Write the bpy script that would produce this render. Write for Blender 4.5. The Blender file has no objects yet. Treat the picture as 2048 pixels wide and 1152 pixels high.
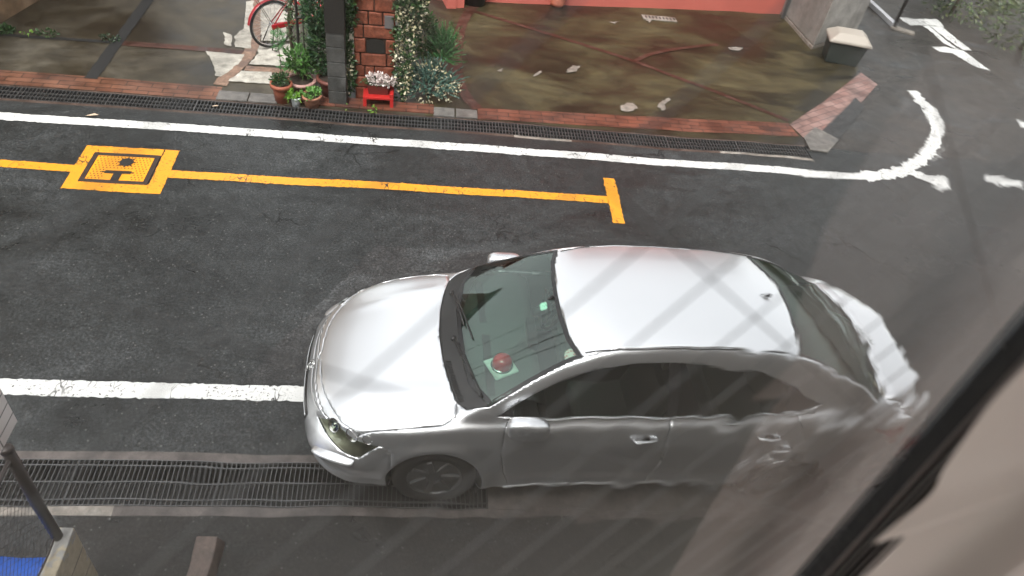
import bpy, bmesh, math, random
from mathutils import Vector, Matrix, noise
from mathutils.bvhtree import BVHTree
SC = bpy.context.scene
COL = SC.collection
random.seed(7)

# ------------------------------------------------------------------ camera
FPX, CX, CY, CAMH = 1471.0, 1024.0, 576.0, 5.0
def _cd(px, py): return Vector((px-CX, -(py-CY), -FPX)).normalized()
_Z = -_cd(747, 2142)
_X = _cd(11667, 1020); _X = (_X-_Z*_X.dot(_Z)).normalized()
_Y = _Z.cross(_X)
RW = Matrix((_X, _Y, _Z))            # camera axes -> world
CAM = Vector((0, 0, CAMH))
def ray(px, py): return RW @ _cd(px, py)
def G(px, py, z=0.0):
    """real position, at height z, of a point measured in the photograph"""
    r = ray(px, py); t = (z-CAMH)/r.z
    return Vector((r.x*t, r.y*t, z))
camd = bpy.data.cameras.new('camera'); cam = bpy.data.objects.new('camera', camd); COL.objects.link(cam)
camd.sensor_width = 36; camd.lens = FPX/2048*36; camd.clip_start = .004; camd.clip_end = 2000
cam.matrix_world = Matrix.Translation(CAM) @ RW.to_4x4()
camd.dof.use_dof = True; camd.dof.focus_distance = 7.0; camd.dof.aperture_fstop = camd.lens/1.8
SC.camera = cam

# ------------------------------------------------------------------ light: overcast
w = bpy.data.worlds.new('World'); SC.world = w; w.use_nodes = True
nt = w.node_tree; nt.nodes.clear()
out = nt.nodes.new('ShaderNodeOutputWorld'); bg = nt.nodes.new('ShaderNodeBackground')
sky = nt.nodes.new('ShaderNodeTexSky'); sky.sky_type = 'NISHITA'; sky.sun_disc = False
SUN_EL, SUN_AZ = math.radians(60), math.radians(205)
sky.sun_elevation = SUN_EL; sky.sun_rotation = SUN_AZ; sky.dust_density = 4; sky.air_density = 1.5
hs = nt.nodes.new('ShaderNodeHueSaturation'); hs.inputs['Saturation'].default_value = .12
nt.links.new(sky.outputs[0], hs.inputs['Color']); nt.links.new(hs.outputs[0], bg.inputs[0])
bg.inputs[1].default_value = .15
nt.links.new(bg.outputs[0], out.inputs[0])
sl = bpy.data.lights.new('sun', 'SUN'); sl.energy = .9; sl.angle = math.radians(25); sl.color = (1, .97, .93)
so = bpy.data.objects.new('sun', sl); COL.objects.link(so)
sd = Vector((math.sin(SUN_AZ)*math.cos(SUN_EL), math.cos(SUN_AZ)*math.cos(SUN_EL), math.sin(SUN_EL)))
so.rotation_euler = sd.to_track_quat('Z', 'Y').to_euler(); so.location = (0, 0, 20)
SC.view_settings.view_transform = 'Standard'; SC.view_settings.look = 'None'
SC.view_settings.exposure = 1.32; SC.view_settings.gamma = 1
SC.cycles.use_denoising = True; SC.cycles.max_bounces = 10; SC.cycles.transparent_max_bounces = 16

# ------------------------------------------------------------------ helpers
class MB:
    def __init__(s): s.v = []; s.f = []; s.m = []
    def add(s, vs, fs, mi=0):
        o = len(s.v); s.v += [tuple(v) for v in vs]; s.f += [tuple(i+o for i in f) for f in fs]; s.m += [mi]*len(fs)
    def box(s, a, b, mi=0, M=None):
        vs = [Vector((x, y, z)) for x in (a[0], b[0]) for y in (a[1], b[1]) for z in (a[2], b[2])]
        if M: vs = [M @ v for v in vs]
        s.add(vs, [(0,1,3,2),(4,6,7,5),(0,4,5,1),(2,3,7,6),(0,2,6,4),(1,5,7,3)], mi)
    def prism(s, poly, z0, z1, mi=0):
        n = len(poly)
        ar = sum(poly[i][0]*poly[(i+1)%n][1]-poly[(i+1)%n][0]*poly[i][1] for i in range(n))
        if ar < 0: poly = poly[::-1]
        s.add([(p[0], p[1], z0) for p in poly]+[(p[0], p[1], z1) for p in poly],
              [tuple(range(n-1,-1,-1)), tuple(range(n, 2*n))]+[(i, (i+1)%n, n+(i+1)%n, n+i) for i in range(n)], mi)
    def sheet(s, poly, z, mi=0):
        n = len(poly)
        ar = sum(poly[i][0]*poly[(i+1)%n][1]-poly[(i+1)%n][0]*poly[i][1] for i in range(n))
        if ar < 0: poly = poly[::-1]
        s.add([(p[0], p[1], z) for p in poly], [tuple(range(n))], mi)
    def tube(s, pts, r, n=8, mi=0, cap=True):
        pts = [Vector(p) for p in pts]; rings = []; vs = []; fs = []
        up = None
        for i, p in enumerate(pts):
            t = (pts[min(i+1, len(pts)-1)]-pts[max(i-1, 0)]).normalized()
            if up is None: up = t.orthogonal().normalized()
            up = (up-t*up.dot(t)).normalized(); sd_ = t.cross(up)
            rr = r[i] if isinstance(r, (list, tuple)) else r
            for k in range(n):
                a = 2*math.pi*k/n; vs.append(p+(up*math.cos(a)+sd_*math.sin(a))*rr)
        for i in range(len(pts)-1):
            for k in range(n): fs.append((i*n+k, i*n+(k+1)%n, (i+1)*n+(k+1)%n, (i+1)*n+k))
        if cap: fs += [tuple(range(n-1,-1,-1)), tuple((len(pts)-1)*n+k for k in range(n))]
        s.add(vs, fs, mi)
    def lathe(s, prof, c=(0,0,0), n=24, mi=0, M=None, flute=0, nf=0):
        vs = []; fs = []; c = Vector(c)
        for (r, z) in prof:
            for k in range(n):
                a = 2*math.pi*k/n; rr = r*(1+flute*math.cos(nf*a))
                v = Vector((rr*math.cos(a), rr*math.sin(a), z)); v = (M @ v) if M else v
                vs.append(v+c)
        for i in range(len(prof)-1):
            for k in range(n): fs.append((i*n+k, i*n+(k+1)%n, (i+1)*n+(k+1)%n, (i+1)*n+k))
        s.add(vs, fs, mi)
    def build(s, name, mats, parent=None, smooth=False, bevel=0):
        me = bpy.data.meshes.new(name); me.from_pydata(s.v, [], s.f)
        for m in (mats if isinstance(mats, (list, tuple)) else [mats]): me.materials.append(m)
        for p, mi in zip(me.polygons, s.m): p.material_index = mi; p.use_smooth = smooth
        me.update()
        o = bpy.data.objects.new(name, me); COL.objects.link(o); o.parent = parent
        if bevel:
            b = o.modifiers.new('bevel', 'BEVEL'); b.width = bevel; b.segments = 2; b.limit_method = 'ANGLE'
        return o
def tag(o, label=None, cat=None, group=None, kind=None):
    if label: o['label'] = label
    if cat: o['category'] = cat
    if group: o['group'] = group
    if kind: o['kind'] = kind
    return o
def thing(name, label, cat, loc=(0,0,0), rz=0, group=None):
    o = bpy.data.objects.new(name, None); COL.objects.link(o); o.location = loc; o.rotation_euler = (0,0,rz)
    o.empty_display_size = .1
    return tag(o, label, cat, group)
def copy_tree(o, parent=None):
    kids = [c for c in COL.objects if c.parent == o]
    c = o.copy(); COL.objects.link(c); c.parent = parent
    for k in kids: copy_tree(k, c)
    return c

# ------------------------------------------------------------------ materials
class NT:
    def __init__(s, name):
        s.m = bpy.data.materials.new(name); s.m.use_nodes = True; s.t = s.m.node_tree
        s.b = s.t.nodes['Principled BSDF']
    def n(s, typ, **kw):
        x = s.t.nodes.new(typ)
        for k, v in kw.items():
            if k[0] == 'i' and k[1:].isdigit(): x.inputs[int(k[1:])].default_value = v
            elif k in x.inputs.keys() if hasattr(x.inputs, 'keys') else False: x.inputs[k].default_value = v
            else: setattr(x, k, v)
        return x
    def l(s, a, b): s.t.links.new(a, b)
    def obj(s): return s.n('ShaderNodeTexCoord').outputs['Object']
    def geo(s): return s.n('ShaderNodeNewGeometry').outputs['Position']
    def noise(s, vec, scale, detail=4, rough=.55, dist=0):
        x = s.n('ShaderNodeTexNoise'); s.l(vec, x.inputs['Vector'])
        x.inputs['Scale'].default_value = scale; x.inputs['Detail'].default_value = detail
        x.inputs['Roughness'].default_value = rough; x.inputs['Distortion'].default_value = dist
        return x.outputs['Fac']
    def ramp(s, fac, stops):
        x = s.n('ShaderNodeValToRGB'); e = x.color_ramp.elements
        while len(e) < len(stops): e.new(.5)
        for el, (p, c) in zip(e, stops): el.position = p; el.color = (*c, 1) if len(c) == 3 else c
        s.l(fac, x.inputs[0]); return x.outputs[0]
    def rampv(s, fac, stops): return s.ramp(fac, [(p, (v, v, v)) for p, v in stops])
    def mix(s, fac, a, b, mode='MIX'):
        x = s.n('ShaderNodeMix', data_type='RGBA', blend_type=mode)
        for sock, v in ((x.inputs[0], fac), (x.inputs[6], a), (x.inputs[7], b)):
            if hasattr(v, 'is_output') or isinstance(v, bpy.types.NodeSocket): s.l(v, sock)
            elif isinstance(v, (int, float)): sock.default_value = v if sock == x.inputs[0] else (v, v, v, 1)
            else: sock.default_value = (*v, 1)
        return x.outputs[2]
    def math(s, op, a, b=None):
        x = s.n('ShaderNodeMath', operation=op)
        for i, v in enumerate((a, b)):
            if v is None: continue
            if isinstance(v, (int, float)): x.inputs[i].default_value = v
            else: s.l(v, x.inputs[i])
        return x.outputs[0]
    def bump(s, h, strength=.3, dist=.005):
        x = s.n('ShaderNodeBump'); x.inputs['Strength'].default_value = strength; x.inputs['Distance'].default_value = dist
        s.l(h, x.inputs['Height']); s.l(x.outputs[0], s.b.inputs['Normal']); return x
    def set(s, **kw):
        for k, v in kw.items():
            k = k.replace('_', ' ')
            sock = s.b.inputs[k]
            if isinstance(v, bpy.types.NodeSocket): s.l(v, sock)
            elif isinstance(v, tuple): sock.default_value = (*v, 1) if len(v) == 3 else v
            else: sock.default_value = v
        return s.m
def plain(name, col, rough=.5, metal=0, var=.25, scale=8, bump=.1, **kw):
    t = NT(name); p = t.obj(); f = t.noise(p, scale, 5)
    c = t.mix(f, tuple(x*(1-var) for x in col), tuple(min(1, x*(1+var)) for x in col))
    f2 = t.noise(p, scale*9, 3)
    t.bump(f2, bump, .002)
    t.set(Base_Color=c, Roughness=rough, Metallic=metal, **kw); return t.m

def asphalt(name, base, wet=.5, tint=(1, 1, 1), seed=0):
    t = NT(name); p = t.geo()
    st = t.n('ShaderNodeMapping'); t.l(p, st.inputs[0]); st.inputs['Scale'].default_value = (.55, 1, 1); st.inputs['Rotation'].default_value = (0, 0, .5)
    big = t.noise(st.outputs[0], .75+seed*.07, 6, .62, .8); mid = t.noise(p, 7, 5, .65); fine = t.noise(p, 42, 4, .8)
    c = t.ramp(big, [(.36, tuple(base*.5*x for x in tint)), (.50, tuple(base*x for x in tint)), (.68, (base*1.75, base*1.85, base*1.9))])  # damp, worn mottling; its light blue-grey end also paints in wet sheen
    c = t.mix(1, c, t.rampv(mid, [(.32, .65), (.5, 1.0), (.70, 1.35)]), 'MULTIPLY')
    c = t.mix(1, c, t.rampv(fine, [(.34, .35), (.5, 1.0), (.66, 2.2)]), 'MULTIPLY')
    v = t.n('ShaderNodeTexVoronoi'); t.l(p, v.inputs['Vector']); v.inputs['Scale'].default_value = 42
    sx = t.n('ShaderNodeSeparateColor'); t.l(v.outputs['Color'], sx.inputs[0])
    stone = t.math('MULTIPLY', t.rampv(v.outputs['Distance'], [(.22, 1), (.38, 0)]), t.rampv(sx.outputs[0], [(.92, 0), (.97, 1)]))
    c = t.mix(t.math('MULTIPLY', stone, .6), c, (.17, .17, .16))
    # fine wandering cracks here and there
    dn = t.n('ShaderNodeTexNoise'); t.l(p, dn.inputs['Vector']); dn.inputs['Scale'].default_value = 5; dn.inputs['Detail'].default_value = 5
    cv = t.n('ShaderNodeTexVoronoi', feature='DISTANCE_TO_EDGE'); cv.inputs['Scale'].default_value = 1.1; t.l(t.mix(.35, p, dn.outputs['Color'], 'ADD'), cv.inputs['Vector'])
    cr = t.math('MULTIPLY', t.rampv(cv.outputs['Distance'], [(.006, 1), (.016, 0)]), t.rampv(t.noise(p, .9, 2), [(.54, 0), (.64, 1)]))
    c = t.mix(t.math('MULTIPLY', cr, .8), c, (.006, .006, .006))
    r = t.rampv(big, [(.36, .25), (.66, .60)])
    h = t.math('ADD', fine, t.math('MULTIPLY', mid, .8)); h = t.math('SUBTRACT', h, cr)
    t.bump(h, .6, .006)
    t.set(Base_Color=c, Roughness=r, Specular_IOR_Level=t.rampv(big, [(.38, .55), (.60, .30)])); t.b.inputs['IOR'].default_value = 1.36
    return t.m
M = {}
M['asphalt'] = asphalt('wet_asphalt', .028, tint=(.93,1.0,1.01))
M['asphalt_rough'] = asphalt('coarse_asphalt', .019, tint=(1.1, 1, .93), seed=3)
M['asphalt_patch'] = asphalt('asphalt_patch', .034, seed=5)
M['asphalt_side'] = asphalt('side_street_asphalt', .034, tint=(1.12, 1, .9), seed=7)

def paint(name, col, wear=.45):
    t = NT(name); p = t.geo()
    mp = t.n('ShaderNodeMapping'); t.l(p, mp.inputs[0]); mp.inputs['Scale'].default_value = (1, .55, 1)
    wv = t.n('ShaderNodeTexNoise'); t.l(mp.outputs[0], wv.inputs['Vector']); wv.inputs['Scale'].default_value = 6
    v = t.n('ShaderNodeTexVoronoi', feature='DISTANCE_TO_EDGE'); v.inputs['Scale'].default_value = 6.5
    dd = t.mix(.3, mp.outputs[0], wv.outputs['Color'], 'ADD'); t.l(dd, v.inputs['Vector'])
    crack = t.rampv(v.outputs['Distance'], [(.012, 1), (.03, 0)])
    where = t.rampv(t.noise(p, 2.3, 3), [(.50, 0), (.60, 1)])
    crack = t.math('MULTIPLY', crack, where)
    chips = t.rampv(t.noise(p, 38, 5, .7), [(.575, 0), (.62, 1)])
    chips = t.math('MULTIPLY', chips, t.rampv(t.noise(p, 1.7, 3), [(.42, .0), (.56, 1)]))
    f = t.math('MAXIMUM', crack, chips)
    dirt = t.mix(t.noise(p, 14, 4), tuple(x*.82 for x in col), col)
    c = t.mix(f, dirt, (.03, .028, .026))
    t.bump(t.noise(p, 90, 3), .2, .002)
    t.set(Base_Color=c, Roughness=.42); return t.m
M['white'] = paint('white_road_paint', (.68, .68, .66))
M['yellow'] = paint('yellow_road_paint', (.78, .32, .02))

def concrete(name, cols, scale=.9, rough=(.3, .7), streak=(1, 1, 1)):
    t = NT(name); p = t.geo(); mp = t.n('ShaderNodeMapping'); t.l(p, mp.inputs[0]); mp.inputs['Scale'].default_value = streak
    a = t.noise(mp.outputs[0], scale, 7, .62, .6); b = t.noise(mp.outputs[0], scale*4, 5, .6)
    c = t.ramp(a, [(.28+.42*i/(len(cols)-1), col) for i, col in enumerate(cols)])
    c = t.mix(1, c, t.rampv(b, [(.3, .6), (.7, 1.35)]), 'MULTIPLY')
    c = t.mix(1, c, t.rampv(t.noise(p, 80, 3, .7), [(.3, .75), (.7, 1.2)]), 'MULTIPLY')
    t.bump(t.noise(p, 60, 5), .25, .004)
    t.set(Base_Color=c, Roughness=t.rampv(a, [(.35, rough[0]), (.65, rough[1])])); return t.m
M['drive_left'] = concrete('damp_grey_concrete', [(.014,.011,.007), (.032,.026,.016), (.056,.047,.032), (.10,.088,.066)], .9)
M['drive_right'] = concrete('stained_brown_concrete', [(.008,.007,.004), (.020,.0165,.008), (.048,.038,.015), (.078,.062,.026)], .8, streak=(.8, 1.5, 1))
M['dry'] = concrete('dry_concrete', [(.30,.28,.24), (.40,.38,.33), (.46,.43,.38)], 2, (.8, .9))
M['kerbstone'] = concrete('grey_kerbstone', [(.07,.065,.058), (.13,.12,.11), (.17,.16,.145)], 2.5)
M['kerb_pale'] = concrete('pale_kerb', [(.16,.14,.12), (.24,.21,.18), (.32,.30,.27)], 3)
M['kerb_rust'] = concrete('rusty_kerb', [(.035,.022,.017), (.065,.042,.033), (.11,.072,.055)], 3)
M['kerb_brown'] = concrete('brown_grey_kerb', [(.055,.045,.040), (.095,.080,.073), (.14,.12,.11)], 3)
M['channel'] = plain('drain_channel', (.012, .012, .012), .7)
M['grate'] = plain('galvanised_grate', (.15, .15, .15), .42, .7, .3, 20)
M['red_joint'] = concrete('red_brick_joint', [(.03,.012,.008), (.055,.020,.013), (.09,.036,.024)], 5)
M['terra_joint'] = concrete('tan_brick_joint', [(.10,.055,.035), (.20,.12,.08), (.27,.18,.13)], 5)

def bricks(name, c1, c2, mortar, bw=.21, bh=.105, rot=0):
    t = NT(name); p = t.geo(); mp = t.n('ShaderNodeMapping'); t.l(p, mp.inputs[0]); mp.inputs['Rotation'].default_value = (0, 0, rot)
    b = t.n('ShaderNodeTexBrick'); t.l(mp.outputs[0], b.inputs['Vector'])
    b.inputs['Color1'].default_value = (*c1, 1); b.inputs['Color2'].default_value = (*c2, 1); b.inputs['Mortar'].default_value = (*mortar, 1)
    b.inputs['Scale'].default_value = 1; b.inputs['Brick Width'].default_value = bw; b.inputs['Row Height'].default_value = bh
    b.inputs['Mortar Size'].default_value = .006; b.inputs['Bias'].default_value = -.1
    c = t.mix(1, b.outputs[0], t.rampv(t.noise(p, 3, 5), [(.3, .5), (.7, 1.4)]), 'MULTIPLY')
    t.bump(b.outputs['Fac'], -.4, .006)
    t.set(Base_Color=c, Roughness=t.rampv(t.noise(p, 2, 3), [(.35, .3), (.65, .65)])); return t.m
M['brick_left'] = bricks('brown_brick_paving', (.17,.075,.045), (.11,.045,.028), (.03,.018,.013), .30, .10)
M['brick_right'] = bricks('red_brick_paving', (.16,.055,.033), (.09,.032,.020), (.022,.013,.01), .30, .095)
M['brick_corner'] = bricks('pink_brick_paving', (.24,.15,.13), (.17,.085,.07), (.08,.05,.045), .22, .11, math.radians(-32))

def leafmat(name, cols, rough=.45, trans=.25):
    t = NT(name); g = t.n('ShaderNodeNewGeometry').outputs['Random Per Island']
    c = t.ramp(g, [(i/(len(cols)-1) if len(cols) > 1 else 0, c) for i, c in enumerate(cols)])
    t.set(Base_Color=c, Roughness=rough)
    return t.m

# ------------------------------------------------------------------ ground, road and paving
def struct(name, mb, mat, label=None, **kw):
    o = mb.build(name, mat, **kw); o['kind'] = 'structure'
    if label: o['label'] = label
    return o
YD0, YD1 = G(300, 1003).y, G(300, 912).y          # near drain channel
YU0, YU1 = G(600, 235).y, G(600, 212).y           # far drain channel
XU1 = G(1600, 285).x
BIG = 250
def rects(mb, lst, z=0):
    for (x0, x1, y0, y1) in lst: mb.sheet([(x0,y0),(x1,y0),(x1,y1),(x0,y1)], z)
mb = MB(); rects(mb, [(-BIG, BIG, 1.2, YD0-.07)]); struct('near_yard', mb, M['asphalt_rough'])
mb = MB(); rects(mb, [(-BIG, BIG, YD1+.07, YU0-.05), (XU1+.0, BIG, YU0-.05, YU1+.02)]); struct('road', mb, M['asphalt'])
mb = MB(); rects(mb, [(-BIG, XU1, YU1+.03, BIG), (XU1, BIG, YU1+.02, BIG), (-BIG, BIG, -BIG, 1.2)], -.0005); struct('ground', mb, M['asphalt_side'])
# drain channels (open boxes below the gratings)
mb = MB()
for (y0, y1, x0, x1) in ((YD0, YD1, -BIG, BIG), (YU0, YU1, -BIG, XU1)):
    mb.sheet([(x0,y0),(x1,y0),(x1,y1),(x0,y1)], -.28)
    mb.add([(x0,y0,-.28),(x1,y0,-.28),(x1,y0,0),(x0,y0,0)], [(0,1,2,3)]); mb.add([(x0,y1,-.28),(x1,y1,-.28),(x1,y1,0),(x0,y1,0)], [(3,2,1,0)])
mb.add([(XU1,YU0,-.28),(XU1,YU1,-.28),(XU1,YU1,0),(XU1,YU0,0)], [(0,1,2,3)])
struct('drain_channel', mb, M['channel'])
mb = MB(); rects(mb, [(-BIG, BIG, YD1, YD1+.07), (G(230,1000).x, BIG, YD0-.07, YD0)]); struct('drain_kerb', mb, M['kerb_brown'])
mb = MB(); rects(mb, [(-BIG, G(230,1000).x, YD0-.07, YD0), (G(1025,270).x, G(1140,280).x, YU0-.05, YU0), (G(1430,290).x, XU1, YU0-.05, YU0)]); struct('pale_kerb', mb, M['kerb_pale'])
mb = MB(); rects(mb, [(-BIG, G(1025,270).x, YU0-.05, YU0), (G(1140,280).x, G(1430,290).x, YU0-.05, YU0), (-BIG, XU1, YU1, YU1+.03)]); struct('drain_kerb', mb, M['kerb_rust'])

def P(pts, z=0): return [tuple(G(x, y)[:2]) for x, y in pts]
# driveways
mb = MB(); mb.sheet([(-20, YU1+.03), (.1, YU1+.03), (.1, 9.3), (-.2, 12.3), (0, 25), (-20, 25)], .004); struct('left_driveway', mb, M['drive_left'])
mb = MB(); mb.sheet([(.1, YU1+.03), (5.2, YU1+.03), (7.2, 11.0), (8.0, 12.4), (8.4, 25), (0, 25), (-.2, 12.3), (.1, 9.3)], .004); struct('right_driveway', mb, M['drive_right'])
yb1 = G(300, 160).y
mb = MB(); rects(mb, [(-20, G(440,180).x, YU1+.03, G(200,152).y)], .008); struct('brick_paving', mb, M['brick_left'])
mb = MB(); mb.sheet(P([(952,214),(1570,243),(1592,270),(952,236)]), .008); struct('brick_paving', mb, M['brick_right'])
mb = MB(); mb.sheet(P([(1572,246),(1640,200),(1712,140),(1745,165),(1700,215),(1640,262),(1600,272)]), .012); struct('brick_paving', mb, M['brick_corner'])
mb = MB(); mb.sheet(P([(1632,262),(1668,275),(1720,210),(1700,190)]), .016); struct('drain_slab', mb, M['asphalt_patch'])
mb = MB(); mb.prism(P([(1600,272),(1622,252),(1668,276),(1645,299),(1612,296)]), 0, .02); struct('kerb_slab', mb, M['kerbstone'], bevel=.004)
mb = MB()
for a, b in (((441,172),(502,176)), ((504,176),(560,181)), ((865,208),(905,211)), ((908,211),(950,214))):
    p0, p1 = G(*a), G(*b); mb.box((p0.x, YU1+.03, 0), (p1.x, YU1+.24, .025))
struct('kerb_slab', mb, M['kerbstone'], bevel=.005)
mb = MB(); mb.prism(P([(600,205),(865,225),(865,208),(600,186)]), .0, .022); struct('brick_sill', mb, M['brick_right'], bevel=.004)

def strip(pts, wd, z=.012, jit=0, seed=1, step=.03, taper=None):
    """ragged-edged ribbon along ground points"""
    rnd = random.Random(seed); P_ = [Vector((p[0], p[1])) for p in pts]; dense = []
    for a, b in zip(P_, P_[1:]):
        n = max(1, int((b-a).length/step))
        dense += [a.lerp(b, i/n) for i in range(n)]
    dense.append(P_[-1]); L = []; R_ = []
    for i, p in enumerate(dense):
        t = (dense[min(i+1, len(dense)-1)]-dense[max(i-1, 0)]).normalized(); nn = Vector((-t.y, t.x))
        ww = wd[0]+(wd[1]-wd[0])*i/(len(dense)-1) if isinstance(wd, tuple) else wd
        L.append(p+nn*(ww/2+rnd.gauss(0, 1)*jit)); R_.append(p-nn*(ww/2+rnd.gauss(0, 1)*jit))
    n = len(dense)
    return [(v.x, v.y, z) for v in L+R_], [(i+n, i+1+n, i+1, i) for i in range(n-1)]
def smooth(pts, k=3):
    p = [Vector(q) for q in pts]
    for _ in range(k):
        q = [p[0]]
        for a, b in zip(p, p[1:]): q += [a.lerp(b, .25), a.lerp(b, .75)]
        q.append(p[-1]); p = q
    return p
def ribbon(name, pts, wd, mat, z=.012, jit=.002, seed=1, sm=0):
    q = P(pts); q = [tuple(v) for v in smooth(q, sm)] if sm else q
    mb = MB(); mb.add(*strip(q, wd, z, jit, seed)); return struct(name, mb, mat)
# joint lines in the driveways
ribbon('joint_strip', [(222,82),(330,90),(500,103)], .13, M['red_joint'], .010)
ribbon('joint_strip', [(-60,60),(60,72),(222,82)], .07, M['channel'], .010)
p0 = G(165,165); p1 = G(300,0)
mb = MB(); mb.add(*strip([(p0.x+.05, YU1+.3), (p1.x+.02, 16)], .15, .012, .006)); struct('joint_strip', mb, M['channel'])
ribbon('joint_strip', [(516,-40),(508,20),(508,70),(500,103),(478,128),(450,152),(438,168)], .17, M['terra_joint'], .0125, .004, sm=2)
ribbon('joint_strip', [(489,134),(530,138),(600,143)], .14, M['terra_joint'], .0145)
ribbon('joint_strip', [(850,-10),(960,24),(1100,66),(1265,121),(1420,178),(1570,238)], .085, M['red_joint'], .010)
ribbon('joint_strip', [(1265,121),(1290,108),(1340,96),(1430,85)], .08, M['red_joint'], .014, sm=2)
ribbon('joint_strip', [(960,-6),(925,30),(912,80),(908,130),(915,165),(930,195),(952,216)], .16, M['red_joint'], .0125, .004, sm=2)
# dry patches of concrete where the rain did not reach
def patch(name, pts, mat, z=.016, jit=.007, seed=3, n=10):
    rnd = random.Random(seed); q = P(pts); poly = []
    for a, b in zip(q, q[1:]+q[:1]):
        L_ = math.dist(a, b); k = max(1, int(L_/.05))
        for i in range(k):
            poly.append((a[0]+(b[0]-a[0])*i/k+rnd.gauss(0, jit), a[1]+(b[1]-a[1])*i/k+rnd.gauss(0, jit)))
    mb = MB(); mb.sheet(poly, z); return struct(name, mb, mat)
patch('dry_patch', [(410,101),(488,107),(476,126),(441,152),(431,149),(423,122)], M['dry'])
patch('dry_patch', [(491,3),(505,0),(505,35),(500,95),(467,92),(469,70),(486,55)], M['dry'], seed=4)
patch('dry_patch', [(447,62),(461,66),(463,82),(460,92),(447,86)], M['dry'], seed=5)
patch('dry_patch', [(517,88),(580,86),(584,132),(497,127),(514,104)], M['dry'], seed=6)
patch('dry_patch', [(481,140),(542,143),(556,167),(500,164),(455,160)], M['dry'], seed=7)
patch('dry_patch', [(515,-30),(600,-30),(580,80),(522,80)], M['dry'], seed=8)
0 and patch('dry_patch', [(215,90),(330,100),(430,108),(400,140),(250,145),(190,138)], M['kerbstone'], seed=9, jit=.01, z=.0085)
for k, pts in enumerate([[(1236,208),(1262,202),(1268,214),(1254,221),(1236,219)], [(1312,204),(1330,193),(1336,197),(1320,206),(1326,216),(1316,220),(1310,212)],
        [(1122,143),(1142,128),(1156,130),(1148,140),(1126,144)], [(1060,150),(1078,140),(1080,144),(1064,152)], [(990,138),(1000,136),(998,142)],
        [(1214,42),(1232,40),(1224,46)], [(1286,38),(1300,37),(1296,43)], [(1450,90),(1478,90),(1474,96),(1454,95)]]):
    patch('dry_patch', pts, M['kerb_pale'], seed=20+k, jit=.011)

# road paint
def wline(name, pts, wd, mat, seed=1, sm=0, z=.004, jit=.004): return ribbon(name, pts, wd, mat, z, jit, seed, sm)
yw = (G(0,240).y+G(1000,305).y)/2
mb = MB(); a = G(1720,346)
mb.add(*strip([(-40, yw-.02), (a.x, a.y)], .155, .004, .004, 2))
struct('white_line', mb, M['white'])
wline('white_line', [(1715,346),(1770,341),(1815,325),(1845,300),(1862,268),(1862,235),(1845,205),(1812,175)], .22, M['white'], 3, 3, .0045, .02)
yl = (G(0,769).y+G(400,774).y)/2
mb = MB(); mb.add(*strip([(-40, yl), (4.2, yl)], .155, .004, .004, 4)); struct('white_line', mb, M['white'])
wline('white_line', [(1812,338),(1850,352),(1885,356)], .2, M['white'], 5, 0, .0085, .02)
wline('white_line', [(1952,347),(2028,356)], .17, M['white'], 6, 0, .004, .02)
wline('white_line', [(2022,238),(2080,252)], .2, M['white'], 7, 0, .004, .01)
q = lambda pts: [(x/2.88+1448, y/2.88) for x, y in pts]
patch('road_marking', q([(975,85),(1120,88),(1192,92),(1240,135),(1180,128),(1110,122),(1040,124)]), M['white'], .004, .008)
patch('road_marking', q([(1150,128),(1230,136),(1400,275),(1350,272),(1255,205)]), M['white'], .0045, .008, 5)
patch('road_marking', q([(1110,126),(1146,128),(1250,212),(1330,270),(1290,256),(1240,232),(1180,180)]), M['white'], .0045, .008, 6)
patch('road_marking', q([(1165,250),(1250,252),(1350,276),(1385,300),(1500,385),(1420,365),(1380,345),(1290,290),(1220,282)]), M['white'], .005, .008, 7)
# yellow line, box and end bar
yy = (G(0,320).y+G(800,370).y+G(1200,395).y)/3
bx = [G(180,288), G(362,297), G(317,382), G(115,372)]
X0, X1 = (bx[0].x+bx[3].x)/2, (bx[1].x+bx[2].x)/2; Yb0, Yb1 = (bx[2].y+bx[3].y)/2, (bx[0].y+bx[1].y)/2
tb = G(1222,395); ya = G(0,322).y; yb_ = G(1200,394).y
mb = MB()
mb.add(*strip([(-40, ya+.01), (X0, ya)], .13, .004, .003, 8)); mb.add(*strip([(X1, ya), (tb.x-.07, yb_)], .135, .004, .003, 9))
struct('yellow_line', mb, M['yellow'])
mb = MB(); mb.add(*strip([(G(1212,352).x, G(1212,352).y), (G(1232,441).x, G(1232,441).y)], .14, .004, .004, 10)); struct('yellow_line', mb, M['yellow'])
mb = MB(); ww = .15
mb.add(*strip([(X0, Yb1-ww/2), (X1-ww-.012, Yb1-ww/2)], ww, .0045, .003, 11)); mb.add(*strip([(X0+ww/2, Yb1-ww), (X0+ww/2, Yb0+ww)], ww, .0045, .003, 12))
mb.add(*strip([(X0, Yb0+ww/2), (X1-ww, Yb0+ww/2)], ww, .0045, .003, 13)); mb.add(*strip([(X1-ww/2, Yb1), (X1-ww/2, Yb0)], ww, .0045, .003, 14))
struct('yellow_box', mb, M['yellow'])
# darker repair areas
patch('road_patch', [(750,488),(1060,498),(1010,560),(900,700),(520,770),(480,760)], M['asphalt_patch'], .0035, .01)
0 and patch('road_patch', [(-40,372),(110,378),(330,392),(330,455),(250,480),(40,430),(-40,430)], M['asphalt'], .003, .03)

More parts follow.
